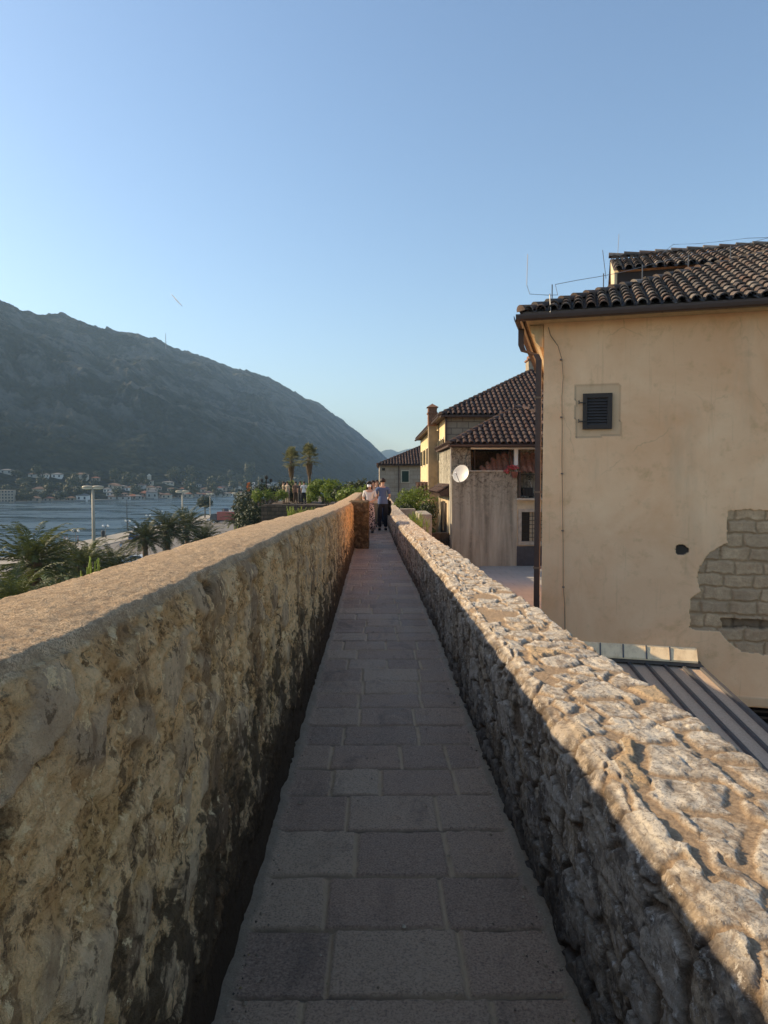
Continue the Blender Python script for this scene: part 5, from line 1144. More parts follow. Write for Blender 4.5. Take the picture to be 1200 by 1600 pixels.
m = WMB(); m.box(wx0, wx0 + .36, 28.2, 28.25, wz0, wz1); m.box(wx0 + .62, wx0 + .8, 28.2, 28.25, wz0, wz1); m.build('pane', win, wn); m = WMB(); m.box(wx0 + .36, wx0 + .62, 28.16, 28.25, wz0, wz1); m.box(wx0 + .8, wx1, 28.16, 28.25, wz0, wz1); m.build('shutter', CRM, wn)
m = WMB()
for i in range(1, 8): x = wx0 + .36 + (wx1 - wx0 - .36) * i / 8; m.tube([(x, 28.0, wz0), (x, 28.0, wz1)], .011, 4)
for i in range(1, 7): z = wz0 + (wz1 - wz0) * i / 7; m.tube([(wx0, 27.99, z), (wx1, 27.99, z)], .011, 4)
m.build('grille', DKM, wn)
WHP = simple('white_paint', (.55, .52, .47), .7, .1)
m = WMB(); m.box(P(735, 800, 28).x, 9, 28.0, 28.25, 2.93, 3.0); m.build('beam', WHP, ga)
px0 = P(803, 800, 28).x; m = WMB(); m.box(px0, px0 + .15, 28.02, 28.17, 2.10, 2.93); m.build('post', WHP, ga)
DWD = simple('weathered_wood', (.085, .06, .045), .9, .3)
m = WMB(); 
for x in (P(735.5, 800, 28).x, P(742, 800, 28).x, P(797, 800, 28).x, P(813, 800, 28).x): WMB_ = WMB(); WMB_.box(x, x + .05, 28.3, 28.36, 2.1, 2.95); WMB_.build('timber_post', DWD, ga)
m.box(xr_ + .02, xr_ + .10, 27.8, 29.1, 1.01, 2.04); m.build('timber', DWD, ga)
# tiles of the lower roof seen through the loggia, back wall of rubble; both colours lightened to brighten the shaded opening
m = WMB(); tile_field(m, (P(748, 800, 28.7).x, 28.5, 2.02), (1, 0, 0), (0, 1, 1.0), 4.6, lambda x: 1.15 if x > .9 else .2 + x, .24, .34, .1, 5, 31); m.build('inner_roof', tilemat('lightened_clay_tile', [(.40, .19, .14), (.55, .28, .20), (.45, .27, .2)], (.2, .12, .1)), ga)
m = WMB(); m.box(A0 + .3, 9, 31.9, 32.1, -1.7, 3.0); m.build('back_wall', simple('lightened_rubble', (.42, .31, .22), .95, .4, 12, .03), ga)
hip_roof(ga, Matrix.Identity(4) @ Matrix.Translation((0, 0, 0)), A0 - .15, 9.4, 27.6, 33.8 - .0, 3.12, .53, T_RED, p=.245, e=.36, seg=6, seed=12)
ml = Matrix.Translation((0, 0, 1e-6)); gutter('gutter', ml, [(A0 - .2, 27.53, 3.06), (9.4, 27.53, 3.06)], .055, ga)
m = WMB(); m.tube([(A0 - .1, 27.55, 3.0), (A0 - .05, 27.7, 2.85), (A0 - .05, 27.93, 2.7), (A0 - .05, 27.93, -1.7)], .035, 8); m.build('downpipe', simple('pale_pipe', (.40, .35, .30), .6), ga)
m = WMB(); m.tube([(P(733, 702, 27.9).x, 27.9, 3.0), tuple(P(728, 715, 27.9)), tuple(P(729, 735, 27.9)), tuple(P(724, 742, 27.5))], .014, 5); m.build('dish_cable', DKM, ga)
# balcony railing and heater
m = WMB(); bx0 = P(812, 800, 28).x
for i in range(16): x = bx0 + i * .12; m.tube([(x, 27.82, 1.01), (x, 27.82, 1.93)], .010, 4)
m.tube([(bx0, 27.82, 1.93), (9, 27.82, 1.93)], .018, 6); m.tube([(bx0, 27.82, 1.1), (9, 27.82, 1.1)], .014, 6); m.build('railing', DKM, ga)
m = WMB(); m.bbox(bx0 + .12, bx0 + .55, 28.1, 28.45, 1.08, 1.42); m.build('air_unit', plainmat('black_unit', (.02, .02, .022), .5), ga)
# satellite dish
dp = P(721.5, 741, 27.2); t = thing('satellite_dish', 'round white satellite dish on the corner of the grey house', 'satellite dish', tuple(dp), 0)
Rm = Matrix.Rotation(rad(-38), 4, 'Z') @ Matrix.Rotation(rad(72), 4, 'X'); m = MB(); k = 24; prof = [(.001, .0), (.12, .006), (.24, .028), (.345, .065), (.35, .08), (.34, .078), (.24, .042), (.12, .02), (.001, .014)]
m.lathe(prof, k, cap=False); m.v = [Rm @ v for v in m.v]; m.build('reflector', simple('dish_white', (.62, .60, .56), .4, .05), t, True)
m = MB(); m.tube([Rm @ Vector((0, -.34, .06)), Rm @ Vector((0, -.1, .40))], .012, 5); m.build('feed_arm', DKM, t); m = MB(); m.lathe([(.03, 0), (.03, .09)], 8); m.v = [Rm @ (v + Vector((0, -.09, .38))) for v in m.v]; m.build('receiver', WHP, t)
m = MB(); m.tube([Rm @ Vector((0, 0, .0)), (-.15, .35, -.1), (-.35, .75, -.02)], .022, 6); m.build('bracket', WIRG, t)
# geranium pot
fp = P(804, 740, 27.7); t = thing('flower_pot', 'hanging pot of red geraniums by the white loggia post', 'flower pot', tuple(fp), 0)
MB().lathe([(.10, -.16), (.15, .06), (.165, .08), (.12, .06)], 12).build('pot', simple('terracotta', (.25, .10, .07), .9), t, True)
leaves_blob(random.Random(5), [(-.1, 0, .18, .24, .16, .13), (-.30, 0, .04, .12, .1, .1)], 260, .032).build('foliage', BUSHL, t)
leaves_blob(random.Random(6), [(-.08, -.06, .24, .24, .15, .10), (-.32, -.04, .10, .13, .1, .1)], 420, .030).build('flowers', leafmat('red_petal', (.55, .04, .06), (.8, .16, .16), .3), t)
bp = P(833, 778, 28.0); t = thing('potted_tree', 'small bare pale-stemmed potted tree on the balcony behind the railing', 'plant', (bp.x, 28.35, 1.01)); MB().lathe([(.09, 0), (.12, .18)], 10).build('pot', DKM, t)
MB().tube([(0, 0, .15), (.02, 0, .4), (-.03, 0, .62), (-.10, 0, .70)], .012, 5).build('stem', WHP, t); leaves_blob(random.Random(7), [(-.1, 0, .85, .15, .12, .2)], 90, .035).build('foliage', DARKL, t)

# ================================================================== long yellow house with stone front and big red roof
n = N('ashlar_front'); bc, bf = n.brick(1, .55, .30, .018, n.map((1, 1, 1), rot=(math.pi / 2, 0, 0)), (.30, .23, .16), (.38, .30, .215), (.15, .11, .08)); f = n.noise(3, 6, .7)
ASH = n.done(n.mix(n.ramp(f, (.45, 0.0), (.7, .5)), bc, (.20, .14, .10)), .95, n.bump(bf, .01))
YEL = simple('yellow_plaster', (.66, .51, .29), .9, .12, 2)
B0 = P(697, 800, 34).x; yh = thing('house', 'long yellow house with stone front wall and large red hipped roof', 'house', (B0, 34, -1))
m = WMB(); m.box(B0, 16, 34, 34.3, -10.3, 4.72); m.build('front_wall', ASH, yh)
m = WMB(); m.box(B0 + .003, B0 + .3, 34.3, 54, -10.3, 4.72); m.box(B0 + .003, 16, 53.7, 54, -10.3, 4.72); m.build('side_wall', YEL, yh)
hip_roof(yh, Matrix.Identity(4), B0 - .3, 16, 33.65, 54.3, 4.80, .53, T_RED, p=.25, e=.40, seg=4, seed=15)
gutter('gutter', ml, [(B0 - .3, 33.6, 4.74), (16, 33.6, 4.74)], .06, yh); gutter('gutter', ml, [(B0 - .36, 33.6, 4.74), (B0 - .36, 54.3, 4.74)], .07, yh)
m = WMB(); m.tube([(B0 - .03, 33.93, 4.7), (B0 - .03, 33.93, -1)], .05, 8); m.build('downpipe', GUT, yh)
wfm = simple('pale_window_frame', (.60, .54, .42), .9)
def side_window(y, z0_, z1_, w_=.55, par=yh, x=None):
    x = B0 if x is None else x
    m = WMB(); m.box(x - .03, x + .02, y - w_ / 2 - .1, y + w_ / 2 + .1, z0_ - .1, z1_ + .1); f_ = m.build('window', wfm, par); m = WMB(); m.box(x - .04, x - .031, y - w_ / 2, y + w_ / 2, z0_, z1_); m.build('pane', win, f_)
    for s_ in (-1, 1):
        m = WMB(); m.box(x - .09, x - .045, y + s_ * (w_ * .75) - w_ * .22, y + s_ * (w_ * .75) + w_ * .22, z0_, z1_); m.build('shutter', simple('green_brown_shutter', (.12, .11, .08), .8), f_)
for y in (35.6, 37.3, 43.5, 46.0, 49.0, 52.0): side_window(y, 2.75, 3.75)
for y in (35.4, 37.0, 43.5, 46, 49, 52): side_window(y, .75, 1.6)
for y in (43.5, 46, 49, 52): side_window(y, -1.2, -.2)
# chimney stack on the side, chimney on the roof
sx0 = P(669.5, 800, 38).x; t = thing('chimney', 'tall slim chimney stack with brick top on the yellow house side', 'chimney', (sx0, 38, -1))
m = WMB(); m.box(sx0, B0 - .001, 38, 38.6, -10.3, 4.35); m.box(sx0, sx0 + .42, 38, 38.6, 4.35, 4.6); m.build('shaft', simple('brown_grey_plaster', (.30, .23, .15), .9, .2, 3), t)
BRK = simple('red_brown_brick', (.24, .12, .07), .95, .3, 12, .02)
m = WMB(); m.box(sx0 - .02, sx0 + .44, 37.98, 38.62, 4.6, 5.25); m.box(sx0 - .06, sx0 + .48, 37.94, 38.66, 5.25, 5.33); m.box(sx0 - .02, sx0 + .44, 37.98, 38.62, 5.33, 5.60); m.build('brick_top', BRK, t)
m = WMB(); m.add([(sx0 - .1, 37.9, 5.6), (sx0 + .52, 37.9, 5.6), (sx0 + .52, 38.7, 5.6), (sx0 - .1, 38.7, 5.6), (sx0 + .21, 38.3, 5.82)], [(0, 1, 4), (1, 2, 4), (2, 3, 4), (3, 0, 4), (3, 2, 1, 0)]); m.build('cap', BRK, t)
cx0 = P(824, 800, 39).x; t = thing('chimney', 'square plastered chimney near the top of the large red roof', 'chimney', (cx0, 39, 7))
m = WMB(); m.box(cx0, cx0 + 1.1, 39, 39.8, 6.5, 8.25); m.build('shaft', simple('chimney_plaster', (.34, .27, .19), .9, .25, 4), t); m = WMB(); m.box(cx0 - .06, cx0 + 1.16, 38.94, 39.86, 8.25, 8.34); m.box(cx0 + .05, cx0 + .25, 39.05, 39.75, 8.34, 8.55); m.build('cap', BRK, t)
# tiled canopy and shuttered door between the two houses
t = thing('porch', 'small tiled canopy over a shuttered doorway left of the grey house', 'porch', (2.7, 30, 1))
c0 = P(682, 762, 30).x; m = WMB(); tile_field(m, (c0, 29.0, 1.18), (0, 1, 0), (1, 0, .62), 4.8, lambda x: .95, .24, .34, .1, 5, 44); m.add([(c0, 29, 1.18), (3.4, 29, 1.68), (3.4, 33.9, 1.68), (c0, 33.9, 1.18), (c0 + .1, 29, 1.05), (3.4, 29, 1.05), (3.4, 33.9, 1.05), (c0 + .1, 33.9, 1.05)], [(0, 1, 2, 3), (4, 7, 6, 5), (0, 4, 5, 1), (3, 2, 6, 7), (0, 3, 7, 4)]); m.build('canopy_roof', T_RED, t)
m = WMB(); m.box(2.98, 3.35, 29.3, 33.9, -4, 1.04); m.build('wall', simple('warm_wall', (.52, .40, .26), .9), t)
for y in (30.0, 31.6): 
    m = WMB(); m.box(2.92, 2.97, y, y + .55, -1.0, .75); m.build('shutter', DWD, t)
m = WMB(); m.box(2.93, 2.975, 30.58, 31.55, -1.1, .8); m.build('door', SHM, t)
# low walls, iron gate and stone blocks right of the rampart
LWS = simple('grey_stone_block', (.36, .31, .25), .95, .3, 6, .02)
t = WMB().box(2.28, 3.2, 28.9, 29.5, -6, -.45).build('planter_wall', simple('dark_planter', (.10, .07, .05), .95, .3, 8, .01)); tag(t, 'dark low planter wall below the shuttered doorway', 'wall')
t = thing('iron_gate', 'dark curled iron gate below the planter at the grey house corner', 'gate', (2.7, 28.4, -1)); m = WMB()
for i in range(7): m.tube([(2.55 + i * .07, 28.4, -1.7), (2.55 + i * .07, 28.4, -.62)], .012, 4)
for z in (-1.5, -.7): m.tube([(2.5, 28.4, z), (3.05, 28.4, z)], .014, 4)
m.tube([(2.55 + .2 + .17 * math.cos(a_), 28.38, -1.1 + .17 * math.sin(a_)) for a_ in np.linspace(0, 7.5, 24)], .012, 4); m.build('ironwork', DKM, t)
m = WMB(); m.box(P(655, 800, 26).x, P(675, 800, 26).x, 26, 29, -8, .47); t = m.build('stone_block', LWS, bevel=.03); tag(t, 'square stone block with flat top beside the far end of the right parapet', 'stone block')
m = WMB(); m.box(.93, 1.58, 28.6, 29.0, -8, .56); t = m.build('low_wall', LWS, bevel=.03); tag(t, 'short low wall with pale coping below the hedge', 'wall')
m = WMB(); m.box(.95, 2.45, 29.2, 57, -10.3, -.35); t = m.build('hedge_bed', GRASSM); t['kind'] = 'structure'
rg = random.Random(31)
shrub('hedge', 'bright green leafy hedge beyond the right parapet below the stone house', 'hedge', (1.62, 33, -.4), [(rg.uniform(-.75, .7), rg.uniform(-1.2, 1.5), rg.uniform(.35, 1.35) + .35 * 0, .45, .6, .42) for _ in range(17)] + [(.55, .3, 1.55, .42, .5, .35), (.2, 0, 1.45, .4, .5, .35)], 7000, .055, BUSHL)
shrub('bush', 'dark green bush under the bright hedge right of the man', 'bush', (1.75, 30.5, -.5), [(rg.uniform(-.6, .6), rg.uniform(-.6, .3), rg.uniform(.3, .95), .38, .4, .34) for _ in range(12)], 4000, .05, DARKL)
weeds('pale green weeds growing on the outer side of the right parapet', 650, 818, 20.0, 26, .34, .18, 12); weeds('second tuft of green weeds further down the right parapet', 661, 826, 17.6, 18, .28, .13, 13)

# ================================================================== stone house at the end of the walk
n = N('pale_ashlar'); bc, bf = n.brick(1, .8, .36, .016, n.map((1, 1, 1), rot=(math.pi / 2, 0, 0)), (.36, .30, .235), (.44, .375, .30), (.24, .19, .15)); f = n.noise(1.4, 6, .7)
PAS = n.done(n.mix(n.ramp(f, (.5, 0.0), (.72, .6)), bc, (.24, .18, .13)), .95)
X0 = P(593, 800, 62).x; t = thing('house', 'pale stone house with red hipped roof at the end of the walk', 'house', (X0, 62, 0))
m = WMB(); m.box(X0, 10, 62, 76, -10.3, 3.0); m.build('wall', PAS, t); hip_roof(t, Matrix.Identity(4), X0 - .15, 10.2, 61.6, 76, 3.05, .44, T_RED, p=.26, e=.42, seg=4, seed=18)
a, b = P(628, 753, 62), P(638.5, 736, 62); m = WMB(); m.box(a.x - .08, b.x + .08, 61.93, 61.999, a.z - .08, b.z + .08); w_ = m.build('window', wfm, t); m = WMB(); m.box(a.x, b.x, 61.90, 61.929, a.z, b.z); m.build('shutter', plainmat('dark_green_shutter', (.02, .045, .035), .6), w_)
m = WMB(); x = P(623, 800, 61.9).x; m.tube([(x, 61.9, 2.95), (x, 61.9, -1)], .05, 6); m.build('downpipe', GUT, t)
m = WMB(); a = P(597, 733, 61.9); m.box(a.x, a.x + .25, 61.9, 62, a.z - .12, a.z + .1); m.build('vent', DKM, t)
t = thing('shed', 'small dark shed with sloping roof behind the walkers', 'shed', tuple(P(588, 765, 50))); a, b = P(578, 764, 50), P(598, 750, 50)
m = WMB(); m.add([a, b, b + Vector((.3, 4, 0)), a + Vector((.1, 4, 0)), a - Vector((0, 0, .12)), b - Vector((0, 0, .12)), b + Vector((.3, 4, -.12)), a + Vector((.1, 4, -.12))], [(0, 1, 2, 3), (4, 7, 6, 5), (0, 4, 5, 1), (1, 5, 6, 2), (2, 6, 7, 3), (3, 7, 4, 0)]); m.build('roof', T_OLD, t)
m = WMB(); m.prism([(a.x + .2, a.z - .08), (b.x - .05, b.z - .16), (b.x - .05, -2), (a.x + .2, -2)], 'y', 50.2, 53.5); m.build('wall', simple('shed_wall', (.20, .15, .11), .9), t)
t = thing('outhouse', 'low outhouse with small dark red tiled roof beside the hedge', 'outhouse', (2.5, 42, 0)); a = P(651, 778, 42).x; m = WMB(); tile_field(m, (a, 42, .65), (1, 0, 0), (0, 1, .8), 1.2, lambda x: 1.35, .22, .34, .09, 5, 51); m.add([(a, 42, .6), (3.3, 42, .6), (3.3, 43.2, 1.6), (a, 43.2, 1.6)], [(0, 1, 2, 3)]); m.build('roof', T_RED, t)
m = WMB(); m.box(a + .05, 3.3, 42.1, 43.2, -3, .6); m.build('wall', LWS, t)
# ================================================================== people
def skinmesh(name, verts, edges, radii, mat, par, root=0, lv=1):
    me = bpy.data.meshes.new(name); me.from_pydata([tuple(v) for v in verts], edges, []); o = put(name, me, mat, par)
    sk = o.modifiers.new('skin', 'SKIN'); sk.use_smooth_shade = True
    for i, r in enumerate(radii):
        r = r if isinstance(r, tuple) else (r, r); me.skin_vertices[0].data[i].radius = r; me.skin_vertices[0].data[i].use_root = i == root
    sb = o.modifiers.new('subsurf', 'SUBSURF'); sb.levels = lv; sb.render_levels = lv + 1; return o
SKIN = plainmat('skin_tone', (.50, .30, .21), .6); HAIRD = plainmat('dark_hair', (.035, .02, .014), .6)
def person(lab, loc, rz, h=1.72, top=('shirt_grey', (.2, .2, .2)), bottom=('trousers_dark', (.03, .03, .04)), hair='short', arms=None, skirt=None, sleeve='short', legs='stand', hands=True, topm=None, botm=None, hairm=None, head_tilt=0):
    """stands at the origin facing +y (rz turns it); k scales a 1.72 m figure"""
    t = thing('person', lab, 'person', loc, rz); k = h / 1.72
    S_ = lambda p: (p[0] * k, p[1] * k, p[2] * k)
    fem = skirt is not None or hair == 'long'; sw = .165 if fem else .19; hw = .085
    arms = arms or {-1: [(-sw - .03, 0, 1.12), (-sw - .01, .04, .88)], 1: [(sw + .03, 0, 1.12), (sw + .01, .04, .88)]}
    V = [(0, 0, .93), (0, .01, 1.10), (0, .01, 1.28), (0, -.01, 1.40), (0, -.005, 1.475), (0, .01 + head_tilt * .3, 1.55), (0, .015 + head_tilt, 1.62), (0, .01 + head_tilt, 1.69)]
    R = [(.13, .10), (.115, .085), (.14, .095), (.11, .08), .052, (.062, .072), (.074, .088), (.05, .062)]; E = [(0, 1), (1, 2), (2, 3), (3, 4), (4, 5), (5, 6), (6, 7)]
    TV, TR, TE = V[:4], [(.145, .115), (.135, .105), (.155, .11), (.118, .09)], [(0, 1), (1, 2), (2, 3)]
    for s_ in (-1, 1):
        el, wr = arms[s_]; b = len(V); V += [(s_ * sw, -.01, 1.385), el, wr]; R += [.052, .040, .026]; E += [(3, b), (b, b + 1), (b + 1, b + 2)]
        d = (Vector(wr) - Vector(el)).normalized(); pm = Vector(wr) + d * .06; b2 = len(V); V.append(tuple(pm)); R.append((.026, .030)); E.append((b + 2, b2))
        if hands:
            sd_ = d.cross(Vector((1, 0, 0))); sd_ = sd_.normalized() if sd_.length > .1 else Vector((0, 1, 0)); inn = Vector((-s_, 0, 0))
            for fi, (off, ln) in enumerate([(-.028, .055), (-.010, .068), (.009, .063), (.026, .048)]):
                q = pm + sd_ * off + d * .03; b3 = len(V); V += [tuple(q), tuple(q + d * ln * .5 + inn * .008), tuple(q + d * ln * .85 + inn * .03)]; R += [.0095, .0085, .007]; E += [(b2, b3), (b3, b3 + 1), (b3 + 1, b3 + 2)]
            q = pm - d * .03 + sd_ * .03 + inn * .015; b3 = len(V); V += [tuple(q), tuple(q + d * .03 + sd_ * .02 + inn * .015)]; R += [.011, .008]; E += [(b2, b3), (b3, b3 + 1)]
        b = len(TV); mid = Vector((s_ * sw, -.01, 1.385)).lerp(Vector(el), .75 if sleeve == 'short' else 1.0); TV += [(s_ * sw, -.01, 1.385), tuple(mid)]; TR += [.066, .060]; TE += [(3, b), (b, b + 1)]
        if sleeve == 'long': TV.append(tuple(Vector(el).lerp(Vector(wr), .92))); TR.append(.042); TE.append((b + 1, b + 2))
    PV, PR, PE = [(0, 0, 1.00), (0, 0, .90)], [(.145, .115), (.158, .128)], [(0, 1)]
    for s_ in (-1, 1):
        fy = {'stand': 0, 'walk': .22 * s_}[legs]; ky = .06 + (fy * .6 if fy > 0 else fy * .3)
        b = len(V); V += [(s_ * hw, 0, .87), (s_ * (hw + .01), ky * .6, .48), (s_ * (hw + .015), fy - .02, .085), (s_ * (hw + .02), fy + .10, .03)]; R += [.085, .055, .035, (.030, .022)]; E += [(0, b), (b, b + 1), (b + 1, b + 2), (b + 2, b + 3)]
        b = len(PV); PV += [(s_ * (hw + .005), 0, .84), (s_ * (hw + .01), ky * .6, .48), (s_ * (hw + .015), fy - .01, .09)]; PR += [.098, .078, .066]; PE += [(1, b), (b, b + 1), (b + 1, b + 2)]
        m = MB(); m.add([S_((s_ * (hw + .02) + x * wd, fy + y, z)) for (y, z, wd) in ((-.07, 0, .036), (-.075, .075, .034), (.03, .085, .034), (.11, .05, .042), (.20, .03, .035), (.205, 0, .03), (.06, 0, .045)) for x in (-1, 1)], [(0, 1, 3, 2), (2, 3, 5, 4), (4, 5, 7, 6), (6, 7, 9, 8), (8, 9, 11, 10), (10, 11, 13, 12), (12, 13, 1, 0), (0, 2, 4, 6, 12), (6, 8, 10, 12), (1, 13, 7, 5, 3), (7, 13, 11, 9)])
        m.build('shoe', plainmat('dark_shoe', (.03, .028, .028), .6), t)
    sc = lambda RR: [(r[0] * k, r[1] * k) if isinstance(r, tuple) else r * k for r in RR]
    skinmesh('body', [S_(v) for v in V], E, sc(R), SKIN, t)
    skinmesh('top', [S_(v) for v in TV], TE, sc(TR), topm or plainmat(*top, .9), t)
    if skirt:
        m = MB(); fl = skirt; pr_ = []
        for i in range(9): u = i / 8; pr_.append(((.15 + (fl - .15) * u ** .8) * k, (1.0 - .90 * u) * k))
        m.lathe(pr_[::-1], 28, (0, .01), 1, .8); m.v = [Vector((v.x * (1 + .07 * math.sin(math.atan2(v.y, v.x) * 7) * (1 - v.z / k)), v.y * (1 + .07 * math.sin(math.atan2(v.y, v.x) * 7) * (1 - v.z / k)), v.z)) for v in m.v]; m.build('skirt', botm or plainmat(*bottom, .9), t, True)
    else: skinmesh('trousers', [S_(v) for v in PV], PE, sc(PR), botm or plainmat(*bottom, .9), t, 1)
    if not skirt:
        m = MB(); m.lathe([(.172 if not fem else .16, .885), (.168, .98), (.155, 1.06), (.140, 1.14)], 20, (0, .005), 1, .80, False); m.v = [v * k for v in m.v]; m.build('shirt_hem', topm or plainmat(*top, .9), t, True)
    # face and hair
    hz, hy = 1.625, .015 + head_tilt
    f = MB(); f.add([S_((0, hy + .105, hz - .015)), S_((-.014, hy + .083, hz - .03)), S_((.014, hy + .083, hz - .03)), S_((0, hy + .08, hz + .02))], [(0, 1, 2), (0, 3, 1), (0, 2, 3)]); f.build('nose', SKIN, t)
    f = MB()
    for s_ in (-1, 1): f.box((s_ * .03 - .011) * k, (s_ * .03 + .011) * k, (hy + .078) * k, (hy + .086) * k, (hz + .012) * k, (hz + .022) * k)
    f.build('eyes', plainmat('eye_dark', (.03, .02, .02), .3), t)
    MB().box(-.022 * k, .022 * k, (hy + .074) * k, (hy + .084) * k, (hz - .055) * k, (hz - .047) * k).build('mouth', plainmat('lip', (.35, .12, .10), .5), t)
    for s_ in (-1, 1): m = MB(); m.lathe([(.004, -.03), (.016, -.015), (.019, .01), (.006, .03)], 8, (s_ * .078, hy - .005), .5, 1); m.v = [Vector((v.x * k, v.y * k, (v.z + hz - .005) * k)) for v in m.v]; m.build('ear', SKIN, t, True)
    m = MB(); n1, n2 = 20, 12; vs = []
    for i in range(n2 + 1):
        ph = math.pi * .62 * i / n2
        for j in range(n1):
            th = 2 * math.pi * j / n1; front = max(0, math.sin(th)); lim = 1 - .52 * front ** 1.5; p_ = ph * lim; rr = 1 + .03 * math.sin(j * 5 + i)
            x, y, z = .086 * math.sin(p_) * math.cos(th) * rr, .100 * math.sin(p_) * math.sin(th) * rr, .098 * math.cos(p_)
            if hair == 'long' and front < .25 and i > n2 * .65: dz = (i - n2 * .65) / (n2 * .35); z -= .26 * dz; x *= 1 + .25 * dz; y = y * (1 + .1 * dz)
            vs.append(S_((x, hy + y - .006, hz + .022 + z)))
    m.add(vs, [(i * n1 + j, i * n1 + (j + 1) % n1, (i + 1) * n1 + (j + 1) % n1, (i + 1) * n1 + j) for i in range(n2) for j in range(n1)]); o = m.build('hair', hairm or HAIRD, t, True); o.modifiers.new('solid', 'SOLIDIFY').thickness = .008
    return t, k
def ground_at(px, Y, z=.004): q = P(px, 800, Y); return (q.x, q.y, z)
SH_ = N('heather_blue_cloth'); f = SH_.noise(300, 3); SHB = SH_.done(SH_.mix(f, (.07, .10, .19), (.11, .15, .26)), .95)
t, k = person('man from behind in blue-grey shirt and black trousers, dark jacket over his arm', ground_at(598, 24.2), .10, 1.76, topm=SHB, bottom=('black_trousers', (.015, .015, .022)),
    arms={-1: [(-.21, .05, 1.13), (-.12, .22, 1.05)], 1: [(.235, .02, 1.13), (.20, .20, 1.00)]}, head_tilt=.03)
jk = MB(); vs = []
for i in range(13):
    for j in range(6): u, v_ = i / 12, j / 5; vs.append(((.16 + .15 * v_) + .012 * math.sin(i * 1.3 + j), .10 + .10 * math.sin(v_ * 3) + .02 * math.sin(i * 2), 1.05 - .52 * u - .05 * v_ + .012 * math.sin(j * 2)))
jk.add(vs, [(i * 6 + j, i * 6 + j + 1, i * 6 + j + 7, i * 6 + j + 6) for i in range(12) for j in range(5)]); c_ = Vector((t.location.x, t.location.y, 0))
o = jk.build('jacket', plainmat('black_cloth', (.012, .012, .014), .95), None, True); o.modifiers.new('solid', 'SOLIDIFY').thickness = .05; o.location = t.location; o.rotation_euler = t.rotation_euler; tag(o, 'black jacket hanging over the right arm of the man', 'jacket')
FM = N('floral_cloth'); v1 = FM.vor(14, vec=FM.obj()); v2 = FM.noise(22, 2, vec=FM.obj()); c = FM.mix(FM.ramp(v2, (.47, 0.0), (.50, 1.0)), (.03, .022, .035), (.55, .44, .40)); c = FM.mix(FM.ramp(v1, (.16, 1.0), (.22, 0.0)), c, (.42, .16, .17)); FLOR = FM.done(c, .95)
t, k = person('woman in white top and dark floral skirt with white face mask and sunglasses', ground_at(577.5, 23.2), math.pi - .1, 1.66, top=('white_cotton', (.66, .62, .58)), skirt=.205, botm=FLOR, hair='long',
    arms={-1: [(-.21, .03, 1.12), (-.07, .23, 1.06)], 1: [(.21, .03, 1.12), (.06, .24, 1.02)]}, head_tilt=.02)
hz, hy = 1.625, .035; m = MB(); vs = []
for i in range(7):
    for j in range(9): a_ = (j / 8 - .5) * 2.3; zz1 = hz + .005 - .095 * i / 6; r_ = .088 - .012 * abs(i - 2.2) / 3; vs.append((r_ * .9 * math.sin(a_) * k, (hy + .01 + (r_ + .014) * math.cos(a_)) * k, zz1 * k))
m.add(vs, [(i * 9 + j, i * 9 + j + 1, i * 9 + j + 10, i * 9 + j + 9) for i in range(6) for j in range(8)]); m.build('face_mask', plainmat('mask_white', (.82, .82, .84), .9), t, True).modifiers.new('solid', 'SOLIDIFY').thickness = .004
m = MB()
for s_ in (-1, 1): m.lathe([(.002, 0), (.024, .002), (.027, .012), (.002, .016)], 12, (0, 0)); 
half = len(m.v) // 2
for i, v in enumerate(m.v): s_ = -1 if i < half else 1; m.v[i] = Vector((v.x * 1.15 + s_ * .033, v.z + hy + .085, v.y * .95 + hz + .022)) * k
m.build('sunglasses', plainmat('black_lens', (.01, .01, .012), .15), t)
t, k = person('person in pink top walking behind the man in the blue shirt', ground_at(594.5, 27.5), math.pi, 1.62, top=('pink_cotton', (.60, .30, .36)), bottom=('blue_jeans', (.07, .10, .18)), legs='walk', hair='long')
t, k = person('dark-haired person in black top walking behind the masked woman', ground_at(589, 30.0), math.pi, 1.70, top=('black_top', (.02, .02, .022)), bottom=('grey_green_trousers', (.14, .15, .12)), legs='walk')
t, k = person('person in cream top close behind the shoulder of the masked woman', ground_at(583, 26.0), math.pi, 1.68, top=('cream_top', (.55, .45, .33)), bottom=('khaki_trousers', (.22, .19, .13)), hair='short')
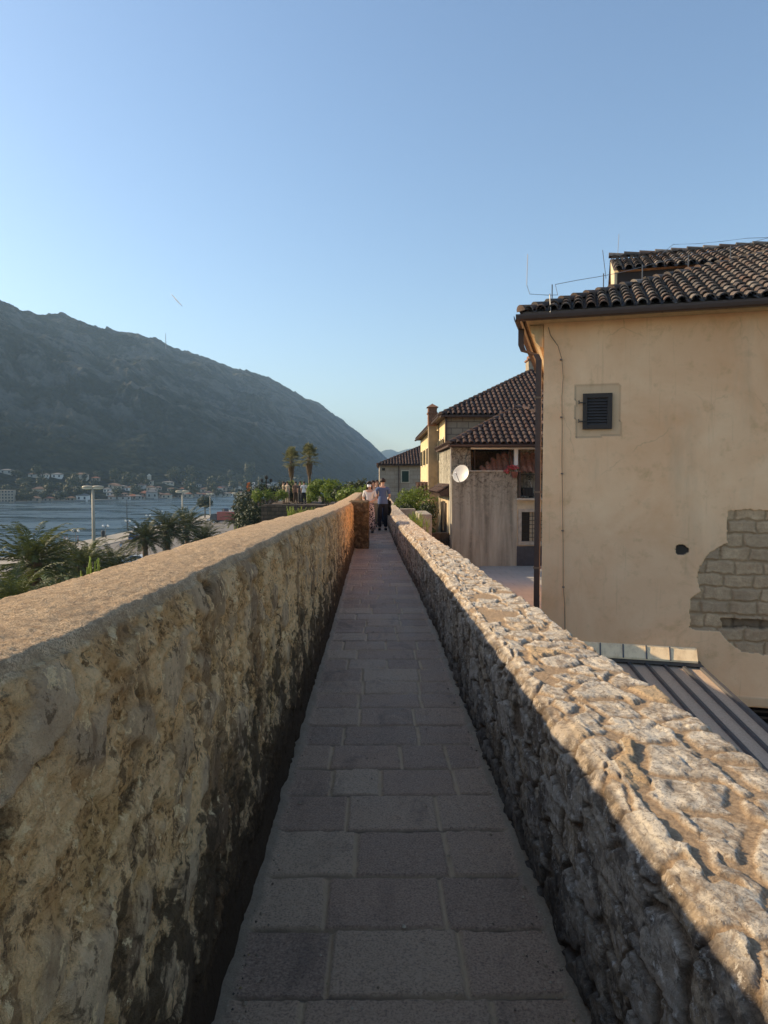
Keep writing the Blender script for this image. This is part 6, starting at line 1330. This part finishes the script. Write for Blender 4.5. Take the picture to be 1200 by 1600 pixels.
for px, Y, tc, bc_, lab, rz in [(475, 55, ('white_shirt', (.72, .70, .68)), ('black_shorts', (.02, .02, .02)), 'person in white shirt and black shorts on the bastion', .1), (469, 55.5, ('black_shirt', (.03, .03, .035)), ('grey_trousers', (.12, .11, .10)), 'person in black shirt beside the white-shirted one on the bastion', 2.8),
                           (462, 56, ('brown_shirt', (.22, .13, .09)), ('brown_trousers', (.10, .07, .05)), 'person in brown clothes between the bushes on the bastion', .4), (449, 55, ('pale_beige_shirt', (.42, .33, .24)), ('beige_shorts', (.40, .33, .25)), 'person in beige shirt on the bastion, standing left of a companion', -.6),
                           (443, 55.3, ('olive_shirt', (.28, .22, .14)), ('grey_trousers', (.12, .11, .10)), 'leftmost person on the bastion, in an olive shirt', -1.2)]:
    q = P(px, 789, Y); person(lab, (q.x, q.y, BT - .02), rz, 1.72, tc, bc_, hands=False)
for px, py, Y, tc, bc_, lab, rz in [(104, 852, 128, ('white_shirt', (.72, .70, .68)), ('beige_shorts', (.40, .33, .25)), 'stroller in white on the promenade, right one of a pair', 1.0), (100, 852, 129, ('grey_shirt', (.2, .2, .2)), ('grey_trousers', (.12, .11, .10)), 'stroller in grey on the promenade, left one of a pair', 1.0),
                               (121, 850, 130, ('dark_shirt', (.06, .06, .09)), ('black_shorts', (.02, .02, .02)), 'stroller in dark shirt beside the near lantern', 2.0), (188, 848, 118, ('blue_white_shirt', (.4, .45, .55)), ('black_shorts', (.02, .02, .02)), 'person in pale blue shirt standing between the parked cars', .4)]:
    q = P(px, 800, Y); person(lab, (q.x, q.y, GZ + .13 if Y > 120 else GZ + .02), rz, 1.75, tc, bc_, hands=False)
# ================================================================== air
n = bpy.data.materials.new('haze_air'); n.use_nodes = True; n.node_tree.nodes.clear()
out = n.node_tree.nodes.new('ShaderNodeOutputMaterial'); pv = n.node_tree.nodes.new('ShaderNodeVolumePrincipled')
pv.inputs['Color'].default_value = (.50, .74, 1.0, 1); pv.inputs['Density'].default_value = HAZE; pv.inputs['Anisotropy'].default_value = 0.15
n.node_tree.links.new(pv.outputs[0], out.inputs['Volume'])
o = MB().box(-2600, 3600, -350, 5200, -18, 430).build('haze', n); o['kind'] = 'stuff'
